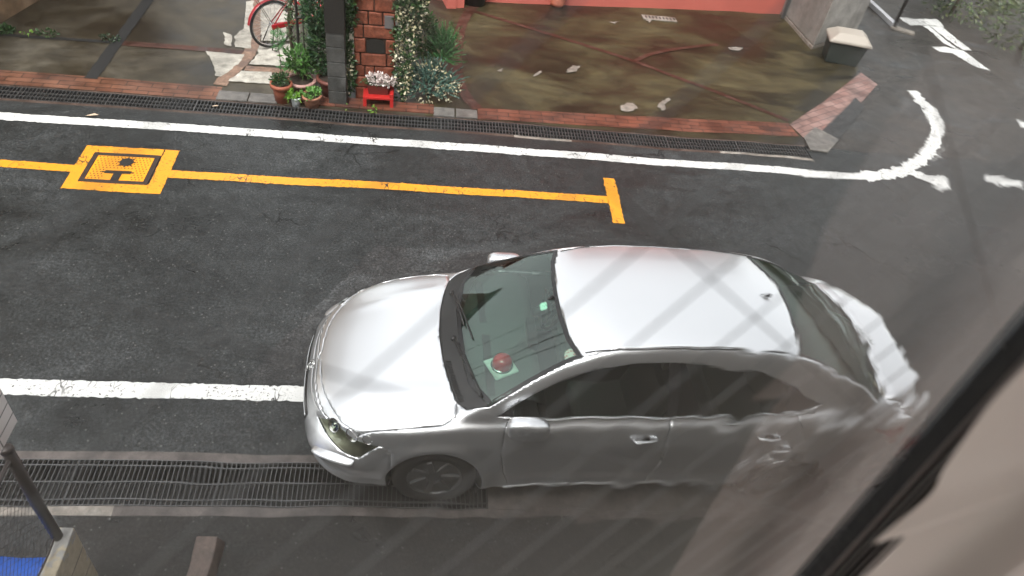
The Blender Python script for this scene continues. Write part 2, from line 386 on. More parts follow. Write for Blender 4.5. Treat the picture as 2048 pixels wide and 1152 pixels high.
# hydrant cover
hyd = thing('hydrant_cover', 'rectangular yellow painted hydrant cover framed by a yellow box on the wet road', 'hydrant cover')
c = [G(201,310), G(323,310), G(283,360), G(163,352)]
hx0, hx1 = G(201,310).x-.03, G(323,310).x-.02; hy0, hy1 = G(230,356).y, G(260,310).y
hx0 = (G(201,310).x+G(163,354).x)/2-.0; hx1 = (G(316,310).x+G(283,358).x)/2
mb = MB()
for (x0, x1, y0, y1) in ((hx0-.05,hx1+.05,hy1,hy1+.05),(hx0-.05,hx1+.05,hy0-.05,hy0),(hx0-.05,hx0,hy0,hy1),(hx1,hx1+.05,hy0,hy1)): mb.box((x0,y0,0),(x1,y1,.012))
M['iron'] = plain('dark_iron', (.045, .03, .024), .55, .3, .4, 15)
M['iron_black'] = plain('black_iron', (.02, .018, .016), .6, .2, .4, 15)
M['ylid'] = plain('yellow_lid_paint', (.80, .31, .015), .4, 0, .12, 6)
mb.build('frame', M['iron'], hyd, bevel=.003)
mb = MB(); mb.box((hx0+.004,hy0+.004,0),(hx1-.004,hy1-.004,.008)); mb.build('lid', M['ylid'], hyd)
mb = MB(); cx, cy = (hx0+hx1)/2, (hy0+hy1)/2; wx, wy = hx1-hx0, hy1-hy0
for i in range(15):
    for j in range(11):
        x = hx0+.03+(wx-.06)*(i+.5*(j%2))/14.5; y = hy0+.025+(wy-.05)*j/10
        if math.hypot((x-cx-.03)/.09, (y-hy0-wy*.75)/.075) < 1 or (y < hy0+wy*.42 and abs(x-cx-.01) < .13): continue
        mb.lathe([(.008, .008), (.008, .0105), (0, .0105)], (x, y, 0), 6)
mb.build('stud', M['iron'], hyd)['kind'] = 'stuff'
mb = MB(); mb.lathe([(.07, .008), (.07, .014), (.055, .017), (0, .017)], (cx+.03, hy0+wy*.75, 0), 20)
for k in range(8):
    a = k*math.pi/4; mb.box((.06,-.008,.008),(.092,.008,.012), 0, Matrix.Translation((cx+.03, hy0+wy*.75, 0)) @ Matrix.Rotation(a, 4, 'Z'))
mb.build('key_hole', M['iron_black'], hyd)
mb = MB(); mb.box((cx-.13,hy0+wy*.27,.008),(cx+.13,hy0+wy*.38,.013)); mb.box((cx-.035,hy0+.004,.008),(cx+.045,hy0+wy*.27,.0132)); mb.box((cx-.16,hy0+wy*.30,.008),(cx-.13,hy0+wy*.34,.012)); mb.box((cx+.13,hy0+wy*.30,.008),(cx+.16,hy0+wy*.34,.012))
mb.build('lifting_slot', M['iron_black'], hyd)
# small round valve cover with its lip in the road
g0 = G(290,452); mb = MB(); mb.lathe([(.13,.001),(.128,.0035),(.115,.0035),(.11,.002),(.0,.0025)], (g0.x,g0.y,0), 28)
tag(mb.build('valve_cover', M['asphalt'], smooth=False), 'small round worn cover sunk in the dark road below the yellow box', 'cover')

# gratings: one thing per panel
def grate_mesh(y0, y1, Lx, pitch, rods, tb=.003):
    mb = MB(); n = int(Lx/pitch)
    for i in range(n+1):
        x = i*Lx/n; mb.box((x-tb/2, y0+.004, -.022), (x+tb/2, y1-.004, .004))
    for fr in rods:
        y = y0+(y1-y0)*fr; mb.box((-.0, y-.0035, -.012), (Lx, y+.0035, .006))
    for y in (y0+.004, y1-.008): mb.box((-.002, y, -.022), (Lx+.002, y+.005, .0045))
    return mb
ords = ['first', 'second', 'third', 'fourth', 'fifth', 'sixth', 'seventh', 'eighth', 'ninth', 'tenth', 'eleventh', 'twelfth', 'thirteenth']
g1 = grate_mesh(YD0, YD1, .992, .034, (.14, .5, .86), .004).build('drain_grate', M['grate'])
for k in range(4):
    o = g1 if k == 0 else g1.copy()
    if k: COL.objects.link(o)
    o.location = (-3.35+k*1.0, 0, 0)
    tag(o, f'wide near-drain bar grate, {ords[k]} panel from the left of the photo', 'drain grate', 'grates in the near drain')
g2 = grate_mesh(YU0, YU1, .992, .040, (.3, .6), .0065).build('drain_grate', M['grate'])
for k in range(11):
    o = g2 if k == 0 else g2.copy()
    if k: COL.objects.link(o)
    o.location = (XU1-1.02-k*1.0, 0, 0)
    tag(o, f'narrow far-drain grate beside the driveways, {ords[k]} panel from its right end', 'drain grate', 'grates in the far drain')

mb = MB(); mb.box((-3.35+3.996+.004, YD0+.003, -.1), (30, YD1-.003, .001)); struct('drain_cover_slab', mb, M['kerb_brown'])

# ------------------------------------------------------------------ CAR
car = thing('car', 'silver four-door saloon car parked on the wet road over the white line', 'car', (-.70, 3.77, 0), math.radians(1.8))
CM = Matrix.Translation(car.location) @ Matrix.Rotation(math.radians(1.8), 4, 'Z'); CMi = CM.inverted()
LEN = 4.68; AX = (.90, 3.55)
def itp(x, pts):
    if x <= pts[0][0]: return pts[0][1]
    for i in range(len(pts)-1):
        (x0, y0), (x1, y1) = pts[i], pts[i+1]
        if x <= x1:
            def sl_(j):
                if j <= 0 or j >= len(pts)-1: return None
                return (pts[j+1][1]-pts[j-1][1])/(pts[j+1][0]-pts[j-1][0])
            d = (y1-y0)/(x1-x0); m0 = sl_(i) if sl_(i) is not None else d; m1 = sl_(i+1) if sl_(i+1) is not None else d
            if d == 0: m0 = m1 = 0
            else:
                m0 = max(min(m0/d, 3), 0)*d; m1 = max(min(m1/d, 3), 0)*d
            h = x1-x0; t = (x-x0)/h
            return (2*t**3-3*t*t+1)*y0+(t**3-2*t*t+t)*h*m0+(-2*t**3+3*t*t)*y1+(t**3-t*t)*h*m1
    return pts[-1][1]
def planf(x):
    t = min(max(1-x/.85, 0), 1); f = (1-t**2.7)**(1/2.9)
    t = min(max((x-(LEN-.7))/.7, 0), 1); r = (1-t**3.0)**(1/3.0)
    return f*r
def Ys(x): return itp(x, [(0,.76),(.8,.80),(1.6,.815),(3,.815),(4,.80),(LEN,.76)])*planf(x)
HC = [(0,.60),(.02,.645),(.06,.685),(.14,.725),(.30,.785),(.6,.875),(.9,.935),(1.15,.97),(1.6,.98),(3.4,1.0),(3.9,1.04),(4.25,1.055),(4.5,1.045),(4.62,1.015),(LEN,.90)]
ZS = [(0,.60),(.1,.645),(.3,.70),(.6,.765),(1.0,.82),(1.6,.85),(3.0,.885),(3.9,.92),(4.4,.92),(4.6,.91),(LEN,.90)]
def smin(a, b, k):
    h = max(k-abs(a-b), 0)/k; return min(a, b)-h*h*k*.25
def smax(a, b, k): return -smin(-a, -b, k)
def topz(x, y):
    ys = max(Ys(x), 1e-4); y = abs(y); q = min(y/ys, 1)
    zs, hc = itp(x, ZS), itp(x, HC)
    H = zs+(hc-zs)*max(0, 1-q**3.0)**.62
    # hood character ridge
    H += .010*math.exp(-((y-(.42+.1*x))/.07)**2)*max(0, min(1, (x-.1)/.4))*max(0, min(1, (1.1-x)/.2))
    s = x-.93-.42*y*y; Zw = .945+.56*s-.06*s*abs(s)
    s = 4.30-.32*y*y-x; Zr = 1.00+.60*s-.09*s*abs(s)
    zr = itp(x, [(1.4,1.33),(1.75,1.405),(2.1,1.445),(2.6,1.465),(3.1,1.45),(3.6,1.395),(4.2,1.28)])-.055*(y/.6)**2.3
    yb = itp(x, [(.9,.735),(1.5,.765),(3.2,.765),(3.8,.74),(4.3,.70)])
    Zs = .90+(yb-y)*2.55
    cab = smin(smin(smin(Zw, Zr, .05), zr, .09), Zs, .07)
    return smax(H, cab, .03)
xs = []
n0 = 22
for i in range(n0):
    f = i/n0*.93; xs.append(.85*(1-(max(0, 1-f**2.9))**(1/2.7)))
xs = sorted(set(round(v, 5) for v in xs)); x = xs[-1]
while x < LEN-.45: x += .024; xs.append(x)
x_end = xs[-1]; rr = []
for i in range(24):
    f = i/24*planf(x_end) if False else i/24
    v = LEN-.7+.7*(max(0, 1-(f*planf(x_end))**3.0))**(1/3.0)
    if v > x_end+.004: rr.append(v)
xs = sorted(set([round(v, 5) for v in xs+rr]+[LEN]))
NC = 58; shell = bmesh.new(); rows = []
def rnd5(v): return v
for x in xs:
    ys = Ys(x)
    ys_s = [ys*i/240 for i in range(241)]; zz = [topz(x, y) for y in ys_s]
    cum = [0]
    for i in range(240): cum.append(cum[-1]+math.hypot(ys_s[i+1]-ys_s[i], zz[i+1]-zz[i]))
    tot = cum[-1]; half = []; j = 0
    for k in range(NC+1):
        tgt = tot*k/NC
        while j < 239 and cum[j+1] < tgt: j += 1
        t = 0 if cum[j+1] == cum[j] else (tgt-cum[j])/(cum[j+1]-cum[j])
        half.append((ys_s[j]+(ys_s[j+1]-ys_s[j])*min(t, 1), zz[j]+(zz[j+1]-zz[j])*min(t, 1)))
    rows.append([shell.verts.new((x, -a, b)) for a, b in reversed(half)]+[shell.verts.new((x, a, b)) for a, b in half[1:]])
for r0, r1 in zip(rows, rows[1:]):
    for a, b, c_, d in zip(r0, r0[1:], r1[1:], r1): shell.faces.new((a, d, c_, b))
# side shell
OFF = [(0,-.06),(.06,-.005),(.13,.028),(.18,.032),(.22,.022),(.4,.036),(.62,.046),(.78,.040),(.86,.026),(.93,.014),(1,0)]
def zlow(x): return itp(x, [(0,.17),(.3,.15),(.7,.17),(3.6,.20),(4.3,.21),(LEN,.26)])
per = [(x, -Ys(x)) for x in xs]+[(x, Ys(x)) for x in reversed(xs)]
NL = 34
def side_ring(sign):
    cols = []
    for i, x in enumerate(xs):
        y = sign*Ys(x); xa, xb = xs[max(i-1, 0)], xs[min(i+1, len(xs)-1)]
        tx, ty = xb-xa, sign*(Ys(xb)-Ys(xa)); l = math.hypot(tx, ty) or 1
        nx, ny = (ty/l*sign, -tx/l*sign); nx, ny = -abs(nx) if x < 2 else abs(nx), sign*abs(ny)
        if i == 0: nx, ny = -1, 0
        if i == len(xs)-1: nx, ny = 1, 0
        zs, zl = itp(x, ZS), zlow(x); col = []
        fr = max(0, 1-x/.7); bk = max(0, 1-(LEN-x)/.6)
        for k in range(NL+1):
            t = k/NL; z = zl+(zs-zl)*t; o = itp(t, OFF)
            o += fr*(.022*math.exp(-((z-.44)/.12)**2)-.012*math.exp(-((z-.30)/.05)**2)) + bk*(.05*math.exp(-((z-.55)/.15)**2))
            o += itp(x, [(0,0),(.03,.012),(.12,.07),(.3,.075),(.55,.015)])*max(0, min(1, (.60-z)/.16))
            # wheel arch flare
            for ax in AX:
                d = math.hypot(x-ax, z-.31)
                o += .016*math.exp(-((d-.36)/.05)**2)
            col.append(shell.verts.new((x+nx*o, y+ny*o, z)))
        cols.append(col)
    for a, b in zip(cols, cols[1:]):
        for k in range(NL):
            f = (a[k], b[k], b[k+1], a[k+1]); shell.faces.new(f if sign < 0 else f[::-1])
side_ring(-1); side_ring(1)
bmesh.ops.remove_doubles(shell, verts=shell.verts, dist=.0012)
shell.normal_update(); shell.faces.ensure_lookup_table()
bvh = BVHTree.FromBMesh(shell)
camL = CMi @ CAM
def hit(px, py):
    d = (CMi.to_3x3() @ ray(px, py)).normalized()
    h = bvh.ray_cast(camL, d)
    if h[0] is None: h = bvh.find_nearest(camL+d*(camL.z-.6)/-d.z)
    return h[0]
def hp(pts, ax): return [(lambda v: (v.x, v.y) if ax == 'xy' else (v.x, v.z))(hit(*p)) for p in pts]
z5 = lambda pts: [(600+x/2.1333, 480+y/2.1333) for x, y in pts]
z6 = lambda pts: [(850+x/3.2, 480+y/3.2) for x, y in pts]
R6 = lambda pts: [(1100+x/2.56, 450+y/2.56) for x, y in pts]
def sym(near, x_first=None):
    """near-half outline (y<0) mirrored to a whole closed outline"""
    near = [(a, min(b, -.001)) for a, b in near]
    return near+[(a, -b) for a, b in reversed(near)]
hood = sym([(.045,-.02)]+hp(z5([(83,500),(85,590),(97,640),(120,690),(165,760),(235,825)]), 'xy')+hp(z5([(400,795),(600,775)]), 'xy')+[(1.03,-.715)]+[(1.035,-.62),(.985,-.45),(.95,-.25),(.935,-.02)])
cowl = sym([(.935,-.02),(.95,-.25),(.985,-.45),(1.035,-.62),(1.10,-.69)]+hp(z6([(398,1046)]), 'xy')+[(1.19,-.62),(1.12,-.5),(1.075,-.25),(1.065,-.02)])
wtop = hp(z6([(700,870),(900,760),(985,722)]), 'xy')
wind = sym([(1.065,-.02),(1.075,-.25),(1.12,-.5),(1.19,-.62)]+hp(z6([(398,1046)]), 'xy')+wtop+[(1.80,-.40),(1.775,-.2),(1.77,-.02)])
roofp = sym([(1.77,-.02),(1.775,-.2),(1.80,-.40),wtop[-1],(2.1,-.535),(2.6,-.54),(3.1,-.535),(3.42,-.52),(3.50,-.3),(3.52,-.02)])
rearw = sym([(3.52,-.02),(3.50,-.3),(3.42,-.52),(3.8,-.58),(4.17,-.62),(4.22,-.6),(4.27,-.35),(4.28,-.02)])
trunk = sym([(4.30,-.02),(4.29,-.35),(4.25,-.63),(4.40,-.67),(4.56,-.64),(4.64,-.4),(4.655,-.02)])
dlo_px = z5([(815,768)])+[(1006,849),(1110,842),(1322,826),(1400,821),(1522,812),(1640,808)]+[(1618,782),(1585,745),(1560,727),(1510,714),(1412,708),(1295,709),(1202,720),(1140,747),(1100,766),(1060,790),(1020,815)]
dlo = hp(dlo_px, 'xz'); 
DLOB = max(z for x, z in dlo[:3])
def clampz(poly, lo): return [(x, max(z, lo)) for x, z in poly]
# tidy side-glass outline in car coordinates
dlo = [(1.30,.925),(1.56,.928),(2.0,.934),(2.6,.942),(3.2,.953),(3.62,.968),(3.70,1.0),(3.55,1.10),(3.38,1.20),(3.15,1.275),(2.85,1.315),(2.5,1.33),(2.2,1.322),(2.0,1.30),(1.83,1.25),(1.66,1.165),(1.5,1.07)]
glassF = [(1.42,.926),(2.0,.934),(2.50,.941),(2.47,1.33),(2.2,1.322),(2.0,1.30),(1.83,1.25),(1.66,1.165),(1.5,1.07),(1.42,1.01)]
glassR = [(2.58,.942),(3.2,.953),(3.40,.958),(3.40,1.19),(3.15,1.275),(2.85,1.315),(2.55,1.33)]
hl_px = z5([(68,738),(135,742),(200,815),(238,838),(326,862),(245,912),(170,880),(100,800)])
hl = [hit(*p) for p in hl_px]
doorF = [(1.36,.86),(1.40,.925),(2.54,.941),(2.53,.60),(2.50,.30),(1.44,.27),(1.38,.45),(1.345,.65)]
doorR = [(2.54,.941),(3.50,.96),(3.56,.85),(3.50,.72),(3.30,.62),(3.17,.48),(3.12,.30),(2.50,.30),(2.53,.60)]
def circ(ax, r, n=28): return [(ax+r*math.cos(2*math.pi*i/n), .31+r*math.sin(2*math.pi*i/n)) for i in range(n)]
def inpoly(p, poly):
    x, y = p; c_ = False; n = len(poly)
    for i in range(n):
        (x1, y1), (x2, y2) = poly[i], poly[i-1]
        if (y1 > y) != (y2 > y) and x < (x2-x1)*(y-y1)/(y2-y1)+x1: c_ = not c_
    return c_
PI_ = {'xy': (0, 1), 'xz': (0, 2), 'yz': (1, 2)}
def cut(poly, ax, flt):
    ia, ib = PI_[ax]
    for i in range(len(poly)):
        a, b = Vector(poly[i]), Vector(poly[(i+1) % len(poly)])
        d = b-a; L_ = d.length
        if L_ < 1e-4: continue
        d /= L_; fs = []
        for f in shell.faces:
            if not flt(f): continue
            c3 = f.calc_center_median(); c2 = Vector((c3[ia], c3[ib]))-a; t = c2.dot(d); s = abs(c2.x*d.y-c2.y*d.x)
            if -.03 < t < L_+.03 and s < .045: fs.append(f)
        if not fs: continue
        no = Vector((0, 0, 0)); no[ia] = -d.y; no[ib] = d.x; co = Vector((0, 0, 0)); co[ia] = a.x; co[ib] = a.y
        geom = fs+list({e for f in fs for e in f.edges})+list({v for f in fs for v in f.verts})
        bmesh.ops.bisect_plane(shell, geom=geom, dist=.0004, plane_co=co, plane_no=no)
up = lambda f: f.normal.z > .12
sidef = lambda f: abs(f.normal.y) > .35
sidelow = lambda f: abs(f.normal.y) > .5 and f.calc_center_median().z < .75
for poly in (hood, cowl, wind, roofp, rearw, trunk): cut(poly, 'xy', up)
for poly in (dlo, glassF, glassR, doorF, doorR): cut(poly, 'xz', sidef)
for ax in AX: cut(circ(ax, .345), 'xz', sidelow)
# headlamp outline: cut in the plan + height projections of the near lamp and its mirror
hlxz = [(v.x, v.z) for v in hl]
hlf = lambda f: f.calc_center_median().x < .75 and abs(f.calc_center_median().y) > .3 and f.calc_center_median().z < .80 and f.normal.z < .8
cut(hlxz, 'xz', hlf)
tlp = [(4.12,.86),(4.70,.84),(4.70,.62),(4.45,.62),(4.28,.74)]
cut(tlp, 'xz', lambda f: f.calc_center_median().x > 4 and f.calc_center_median().z < .95 and abs(f.calc_center_median().y) > .4)
bump_line = .60
parts = {}
dead = []
shell.normal_update()
for f in shell.faces:
    c3 = f.calc_center_median(); x, y, z = c3; n = f.normal; p = 'body'
    if sidelow(f) or (abs(n.y) > .3 and z < .7):
        if any(math.hypot(x-ax, z-.31) < .345 for ax in AX): dead.append(f); continue
    if up(f) and inpoly((x, y), hood) and x < 1.06 and z > .6: p = 'hood'
    elif up(f) and inpoly((x, y), cowl): p = 'cowl_panel'
    elif up(f) and inpoly((x, y), wind): p = 'windshield'
    elif up(f) and inpoly((x, y), roofp): p = 'roof'
    elif up(f) and inpoly((x, y), rearw): p = 'rear_window'
    elif up(f) and inpoly((x, y), trunk): p = 'trunk_lid'
    elif sidef(f) and z > .9 and inpoly((x, z), glassF): p = 'window_a%d' % (y > 0)
    elif sidef(f) and z > .9 and inpoly((x, z), glassR): p = 'window_b%d' % (y > 0)
    elif sidef(f) and z > .9 and inpoly((x, z), dlo): p = 'window_trim%d' % (y > 0)
    elif hlf(f) and inpoly((x, z), hlxz): p = 'headlight%d' % (y > 0)
    elif x > 4 and abs(y) > .4 and inpoly((x, z), tlp): p = 'taillight%d' % (y > 0)
    elif sidef(f) and inpoly((x, z), doorF): p = 'door_a%d' % (y > 0)
    elif sidef(f) and inpoly((x, z), doorR): p = 'door_b%d' % (y > 0)
    elif x < .62 and z < .66 and not (abs(y) > .6 and x > .58): p = 'front_bumper'
    elif x > 4.1 and z < .60: p = 'rear_bumper'
    parts.setdefault(p, []).append(f)

def paint_car():
    t = NT('silver_car_paint'); p = t.obj(); f = t.noise(p, 900, 1)
    c = t.mix(f, (.88, .89, .91), (.94, .95, .96))
    t.bump(t.noise(p, 60, 2), .012, .002)
    t.set(Base_Color=c, Metallic=.90, Roughness=.33, Coat_Weight=.8, Coat_Roughness=.08); return t.m
M['paint'] = paint_car()
def glass(name, tint, ior=1.5, rough=0.0):
    t = NT(name); t.t.nodes.remove(t.b); tr = t.n('ShaderNodeBsdfTransparent'); tr.inputs[0].default_value = (*tint, 1)
    gl = t.n('ShaderNodeBsdfGlossy'); gl.inputs['Roughness'].default_value = rough; gl.inputs['Color'].default_value = (.84,.97,.91,1)
    bp = t.n('ShaderNodeBump'); bp.inputs['Strength'].default_value = .03; bp.inputs['Distance'].default_value = .01; t.l(t.noise(t.obj(), 5, 2), bp.inputs['Height'])
    t.l(bp.outputs[0], gl.inputs['Normal'])
    fr = t.n('ShaderNodeFresnel'); fr.inputs['IOR'].default_value = ior
    mx = t.n('ShaderNodeMixShader'); t.l(fr.outputs[0], mx.inputs[0]); t.l(tr.outputs[0], mx.inputs[1]); t.l(gl.outputs[0], mx.inputs[2])
    t.l(mx.outputs[0], t.t.nodes['Material Output'].inputs[0]); return t.m
M['glass_w'] = glass('green_windscreen_glass', (.62, .84, .74), 2.05)
M['glass_s'] = glass('side_window_glass', (.45, .52, .48), 1.5)
M['glass_r'] = glass('tinted_rear_glass', (.30, .36, .32), 1.5)
M['black'] = plain('black_plastic', (.018, .018, .018), .45, 0, .2, 20)
M['blackgloss'] = plain('black_trim', (.012, .012, .013), .25, 0, .2, 20)
M['lens'] = glass('clear_lens', (.93, .94, .88), 1.6)
M['redlens'] = plain('red_lens', (.35, .01, .012), .15, 0, .1, 5, Coat_Weight=1.0)
M['chrome'] = plain('chrome', (.75, .75, .73), .12, 1, .05, 5, .02)
M['rubber'] = plain('tyre_rubber', (.022, .021, .02), .75, 0, .25, 30)
M['rim'] = plain('dark_wheel_cover', (.12, .12, .12), .4, .5, .2, 10)
M['silver'] = plain('bare_silver', (.6, .61, .62), .35, .6, .08, 10)

def part_mesh(name, faces, mat, parent, gap=0.0, off=0.0, solid=0.0):
    vm = {}; vs = []; fs = []; cnt = {}
    for f in faces:
        for e in f.edges: cnt[e] = cnt.get(e, 0)+1
    bnd = {}
    if gap:
        for f in faces:
            c3 = f.calc_center_median()
            for e in f.edges:
                if cnt[e] == 1:
                    d = (e.verts[1].co-e.verts[0].co)
                    if d.length < 1e-6: continue
                    nn = f.normal.cross(d).normalized()
                    if nn.dot(c3-e.verts[0].co) < 0: nn = -nn
                    for v in e.verts: bnd.setdefault(v, Vector()); bnd[v] += nn
    for f in faces:
        ids = []
        for v in f.verts:
            if v not in vm:
                co = v.co.copy()
                if v in bnd and bnd[v].length > 1e-6: co += bnd[v].normalized()*gap-v.normal*gap*.7
                if off: co += v.normal*off
                vm[v] = len(vs); vs.append(co)
            ids.append(vm[v])
        fs.append(ids)
    me = bpy.data.meshes.new(name); me.from_pydata([tuple(v) for v in vs], [], fs); me.materials.append(mat)
    for p in me.polygons: p.use_smooth = True
    o = bpy.data.objects.new(name, me); COL.objects.link(o); o.parent = parent
    if solid:
        s_ = o.modifiers.new('solid', 'SOLIDIFY'); s_.thickness = solid; s_.offset = -1
    return o
shell.normal_update()
body = part_mesh('body', parts['body'], M['paint'], car, 0, 0, .006)
names = {'hood': ('hood', M['paint'], .003), 'cowl_panel': ('cowl_panel', M['black'], .001), 'roof': ('roof', M['paint'], .0015), 'trunk_lid': ('trunk_lid', M['paint'], .003),
         'front_bumper': ('front_bumper', M['paint'], .0012), 'rear_bumper': ('rear_bumper', M['paint'], .0012), 'windshield': ('windshield', M['glass_w'], 0), 'rear_window': ('rear_window', M['glass_r'], 0)}
made = {}
for p, fs in parts.items():
    if p == 'body': continue
    if p in names:
        nm, mt, gp = names[p]; made[p] = part_mesh(nm, fs, mt, car, gp, 0, .004 if 'wind' not in nm else 0)
for s in '01':
    for d in 'ab':
        if 'door_'+d+s in parts:
            dr = part_mesh('door', parts['door_'+d+s], M['paint'], car, .0028, 0, .02); made['door_'+d+s] = dr
            if 'window_'+d+s in parts: part_mesh('window', parts['window_'+d+s], M['glass_s'], dr, 0, -.003)
    if 'window_trim'+s in parts:
        left = set(parts['window_trim'+s])
        while left:
            f0 = left.pop(); isl = [f0]; st_ = [f0]
            while st_:
                for e in st_.pop().edges:
                    for g_ in e.link_faces:
                        if g_ in left: left.remove(g_); isl.append(g_); st_.append(g_)
            part_mesh('window_trim', isl, M['blackgloss'], car, 0, -.001, .004)
    if 'headlight'+s in parts:
        h = part_mesh('headlight', parts['headlight'+s], M['lens'], car, .001, 0); made['headlight'+s] = h
        # bowl behind the lens
        t = part_mesh('bowl', parts['headlight'+s], plain('lamp_bowl', (.50,.50,.42), .3, .7, .5, 14, .2), h, 0, -.012)
        sg = -1 if s == '0' else 1
        for (hx, hy, hz, r) in ((.20, .60, .655, .055), (.33, .70, .675, .05), (.43, .755, .69, .035)):
            q_ = bvh.find_nearest(Vector((hx, sg*hy, hz)))
            mb = MB(); Mx = q_[1].to_track_quat('Z', 'Y').to_matrix().to_4x4()
            mb.lathe([(r, -.002), (r*.85, -.006), (r*.4, -.010), (0, -.011)], q_[0]+q_[1]*.004, 16, 0, Mx); mb.lathe([(.014,-.011),(.014,-.006),(0,-.004)], q_[0]+q_[1]*.004, 10, 0, Mx)
            mb.build('reflector', M['chrome'], h, True)
    if 'taillight'+s in parts: part_mesh('taillight', parts['taillight'+s], M['redlens'], car, .001, .002)
# black frit band around the windscreen and rear window
def frit(name, pts, wd, parent):
    mb = MB(); vs = []; fs = []
    P3 = []
    for i in range(len(pts)):
        a, b = Vector(pts[i]), Vector(pts[(i+1) % len(pts)]); k = max(1, int((b-a).length/.03))
        P3 += [a.lerp(b, j/k) for j in range(k)]
    cen = sum(P3, Vector((0, 0)))/len(P3); n = len(P3)
    for i, p in enumerate(P3):
        t = (P3[(i+1) % n]-P3[i-1]).normalized(); nn = Vector((-t.y, t.x))
        if nn.dot(cen-p) < 0: nn = -nn
        for q_ in (p, p+nn*wd): vs.append((q_.x, q_.y, topz(q_.x, q_.y)+.0025))
    fs = [(2*i, 2*i+1, (2*i+3) % (2*n), (2*i+2) % (2*n)) for i in range(n)]
    mb.add(vs, fs); return mb.build(name, M['blackgloss'], parent, True)
frit('seal', wind, .028, made['windshield']); frit('seal', rearw, .022, made['rear_window'])
# cowl grille slats on the near side and wipers
mb = MB()
for k in range(26):
    y = -.28-k*.0135
    x0 = itp(-y, [(0,.93),(.25,.95),(.45,.985),(.62,1.035),(.75,1.1)])+.012
    z = topz(x0+.03, y)+.003; mb.box((x0, y-.0035, z-.003), (x0+.055, y+.0035, z+.004))
mb.build('vent_slats', M['black'], made['cowl_panel'])
def onz(x, y, o=.02): return (x, y, topz(x, y)+o)
for (px_, py_, ex, ey) in ((1.03, -.10, 1.17, -.60), (1.04, .42, 1.13, -.12)):
    wp = MB(); wp.tube([onz(px_, py_, .012), onz((px_+ex)/2, (py_+ey)/2, .03), onz(ex-.02, ey+.1, .022)], [.010, .008, .006], 6); wp.lathe([(.02,0),(.02,.02),(0,.024)], onz(px_, py_, 0), 12)
    o = wp.build('wiper', M['black'], car, True)
    bl = MB(); pts = [onz(px_+.03+(ex-px_-.0)*t, py_-.06+(ey-py_+.02)*t, .012) for t in [i/8 for i in range(9)]]; bl.tube(pts, .007, 6); bl.build('blade', M['black'], o, True)
# nose: grille, emblem, plate, lower intake, bumper lips
def surf(x, y, z, off=.004):
    h = bvh.find_nearest(Vector((x, y, z))); return h[0]+h[1]*off, h[1]
def surf_patch(name, grid, mat, parent, off=.004):
    mb = MB(); R_ = len(grid); C_ = len(grid[0]); vs = [surf(*g, off)[0] for r in grid for g in r]
    mb.add(vs, [(i*C_+j, i*C_+j+1, (i+1)*C_+j+1, (i+1)*C_+j) for i in range(R_-1) for j in range(C_-1)]); return mb.build(name, mat, parent, True)
surf_patch('grille', [[(-.05+.10*abs(y)**2, y, z) for y in [-.42+.84*j/24 for j in range(25)]] for z in (.46, .49, .52, .545)], M['blackgloss'], made['front_bumper'], .003)
mb = MB(); mb.tube([surf(-.05, -.40+.8*j/20, .49, .003)[0] for j in range(21)], .004, 6); mb.build('grille_bar', M['silver'], made['front_bumper'], True)
surf_patch('lower_intake', [[(-.05, y, z) for y in [-.45+.9*j/20 for j in range(21)]] for z in (.25, .29, .33)], M['black'], made['front_bumper'], .003)
q_ = surf(-.05, 0, .60, .006); mb = MB(); Mx = Vector((-.8, 0, .6)).to_track_quat('Z', 'Y').to_matrix().to_4x4()
for (a_, b_) in ((.055, .038), (.05, .012), (.018, .034)):
    mb.tube([Mx @ Vector((math.cos(t)*b_, math.sin(t)*a_, 0)) + q_[0] for t in [2*math.pi*i/24 for i in range(25)]], .004, 6)
mb.build('emblem', M['chrome'], car, True)
pl = MB(); px0 = surf(-.1, 0, .36, .006)[0].x; pl.box((px0-.004,-.165,.28),(px0+.02,.165,.43)); pl.build('licence_plate', plain('plate_white', (.75,.76,.72), .4), made['front_bumper'], bevel=.004)
for sg in (-1, 1):
    # ledge round the bumper corner, shaped face-up to mimic the sky reflection there
    lip = [hit(*p) for p in [(624,886),(631,908),(640,926),(652,943),(664,957),(678,969)]]
    lip = [Vector(v) for v in smooth([(v.x, abs(v.y), v.z) for v in (lip[0], lip[2], lip[5])], 4)]
    mb = MB(); vs = []; n = len(lip)
    for i, p_ in enumerate(lip):
        s0, n0_ = surf(p_.x, sg*p_.y, p_.z, .0); t = i/(n-1); wv = .055*math.sin(math.pi*(.04+.92*t))**.6
        nh = Vector((n0_.x, n0_.y, 0)).normalized()
        vs += [s0+Vector((0,0,.022))-nh*.01, s0+nh*wv*.5+Vector((0,0,.016)), s0+nh*wv+Vector((0,0,.004)), s0+nh*(wv-.004)-Vector((0,0,.012)), s0-nh*.01-Vector((0,0,.03))]
    mb.add(vs, [(i*5+j, i*5+j+1, i*5+j+6, i*5+j+5) if sg > 0 else (i*5+j+5, i*5+j+6, i*5+j+1, i*5+j) for i in range(n-1) for j in range(4)])
    mb.build('bumper_lip', M['paint'], made['front_bumper'], True)
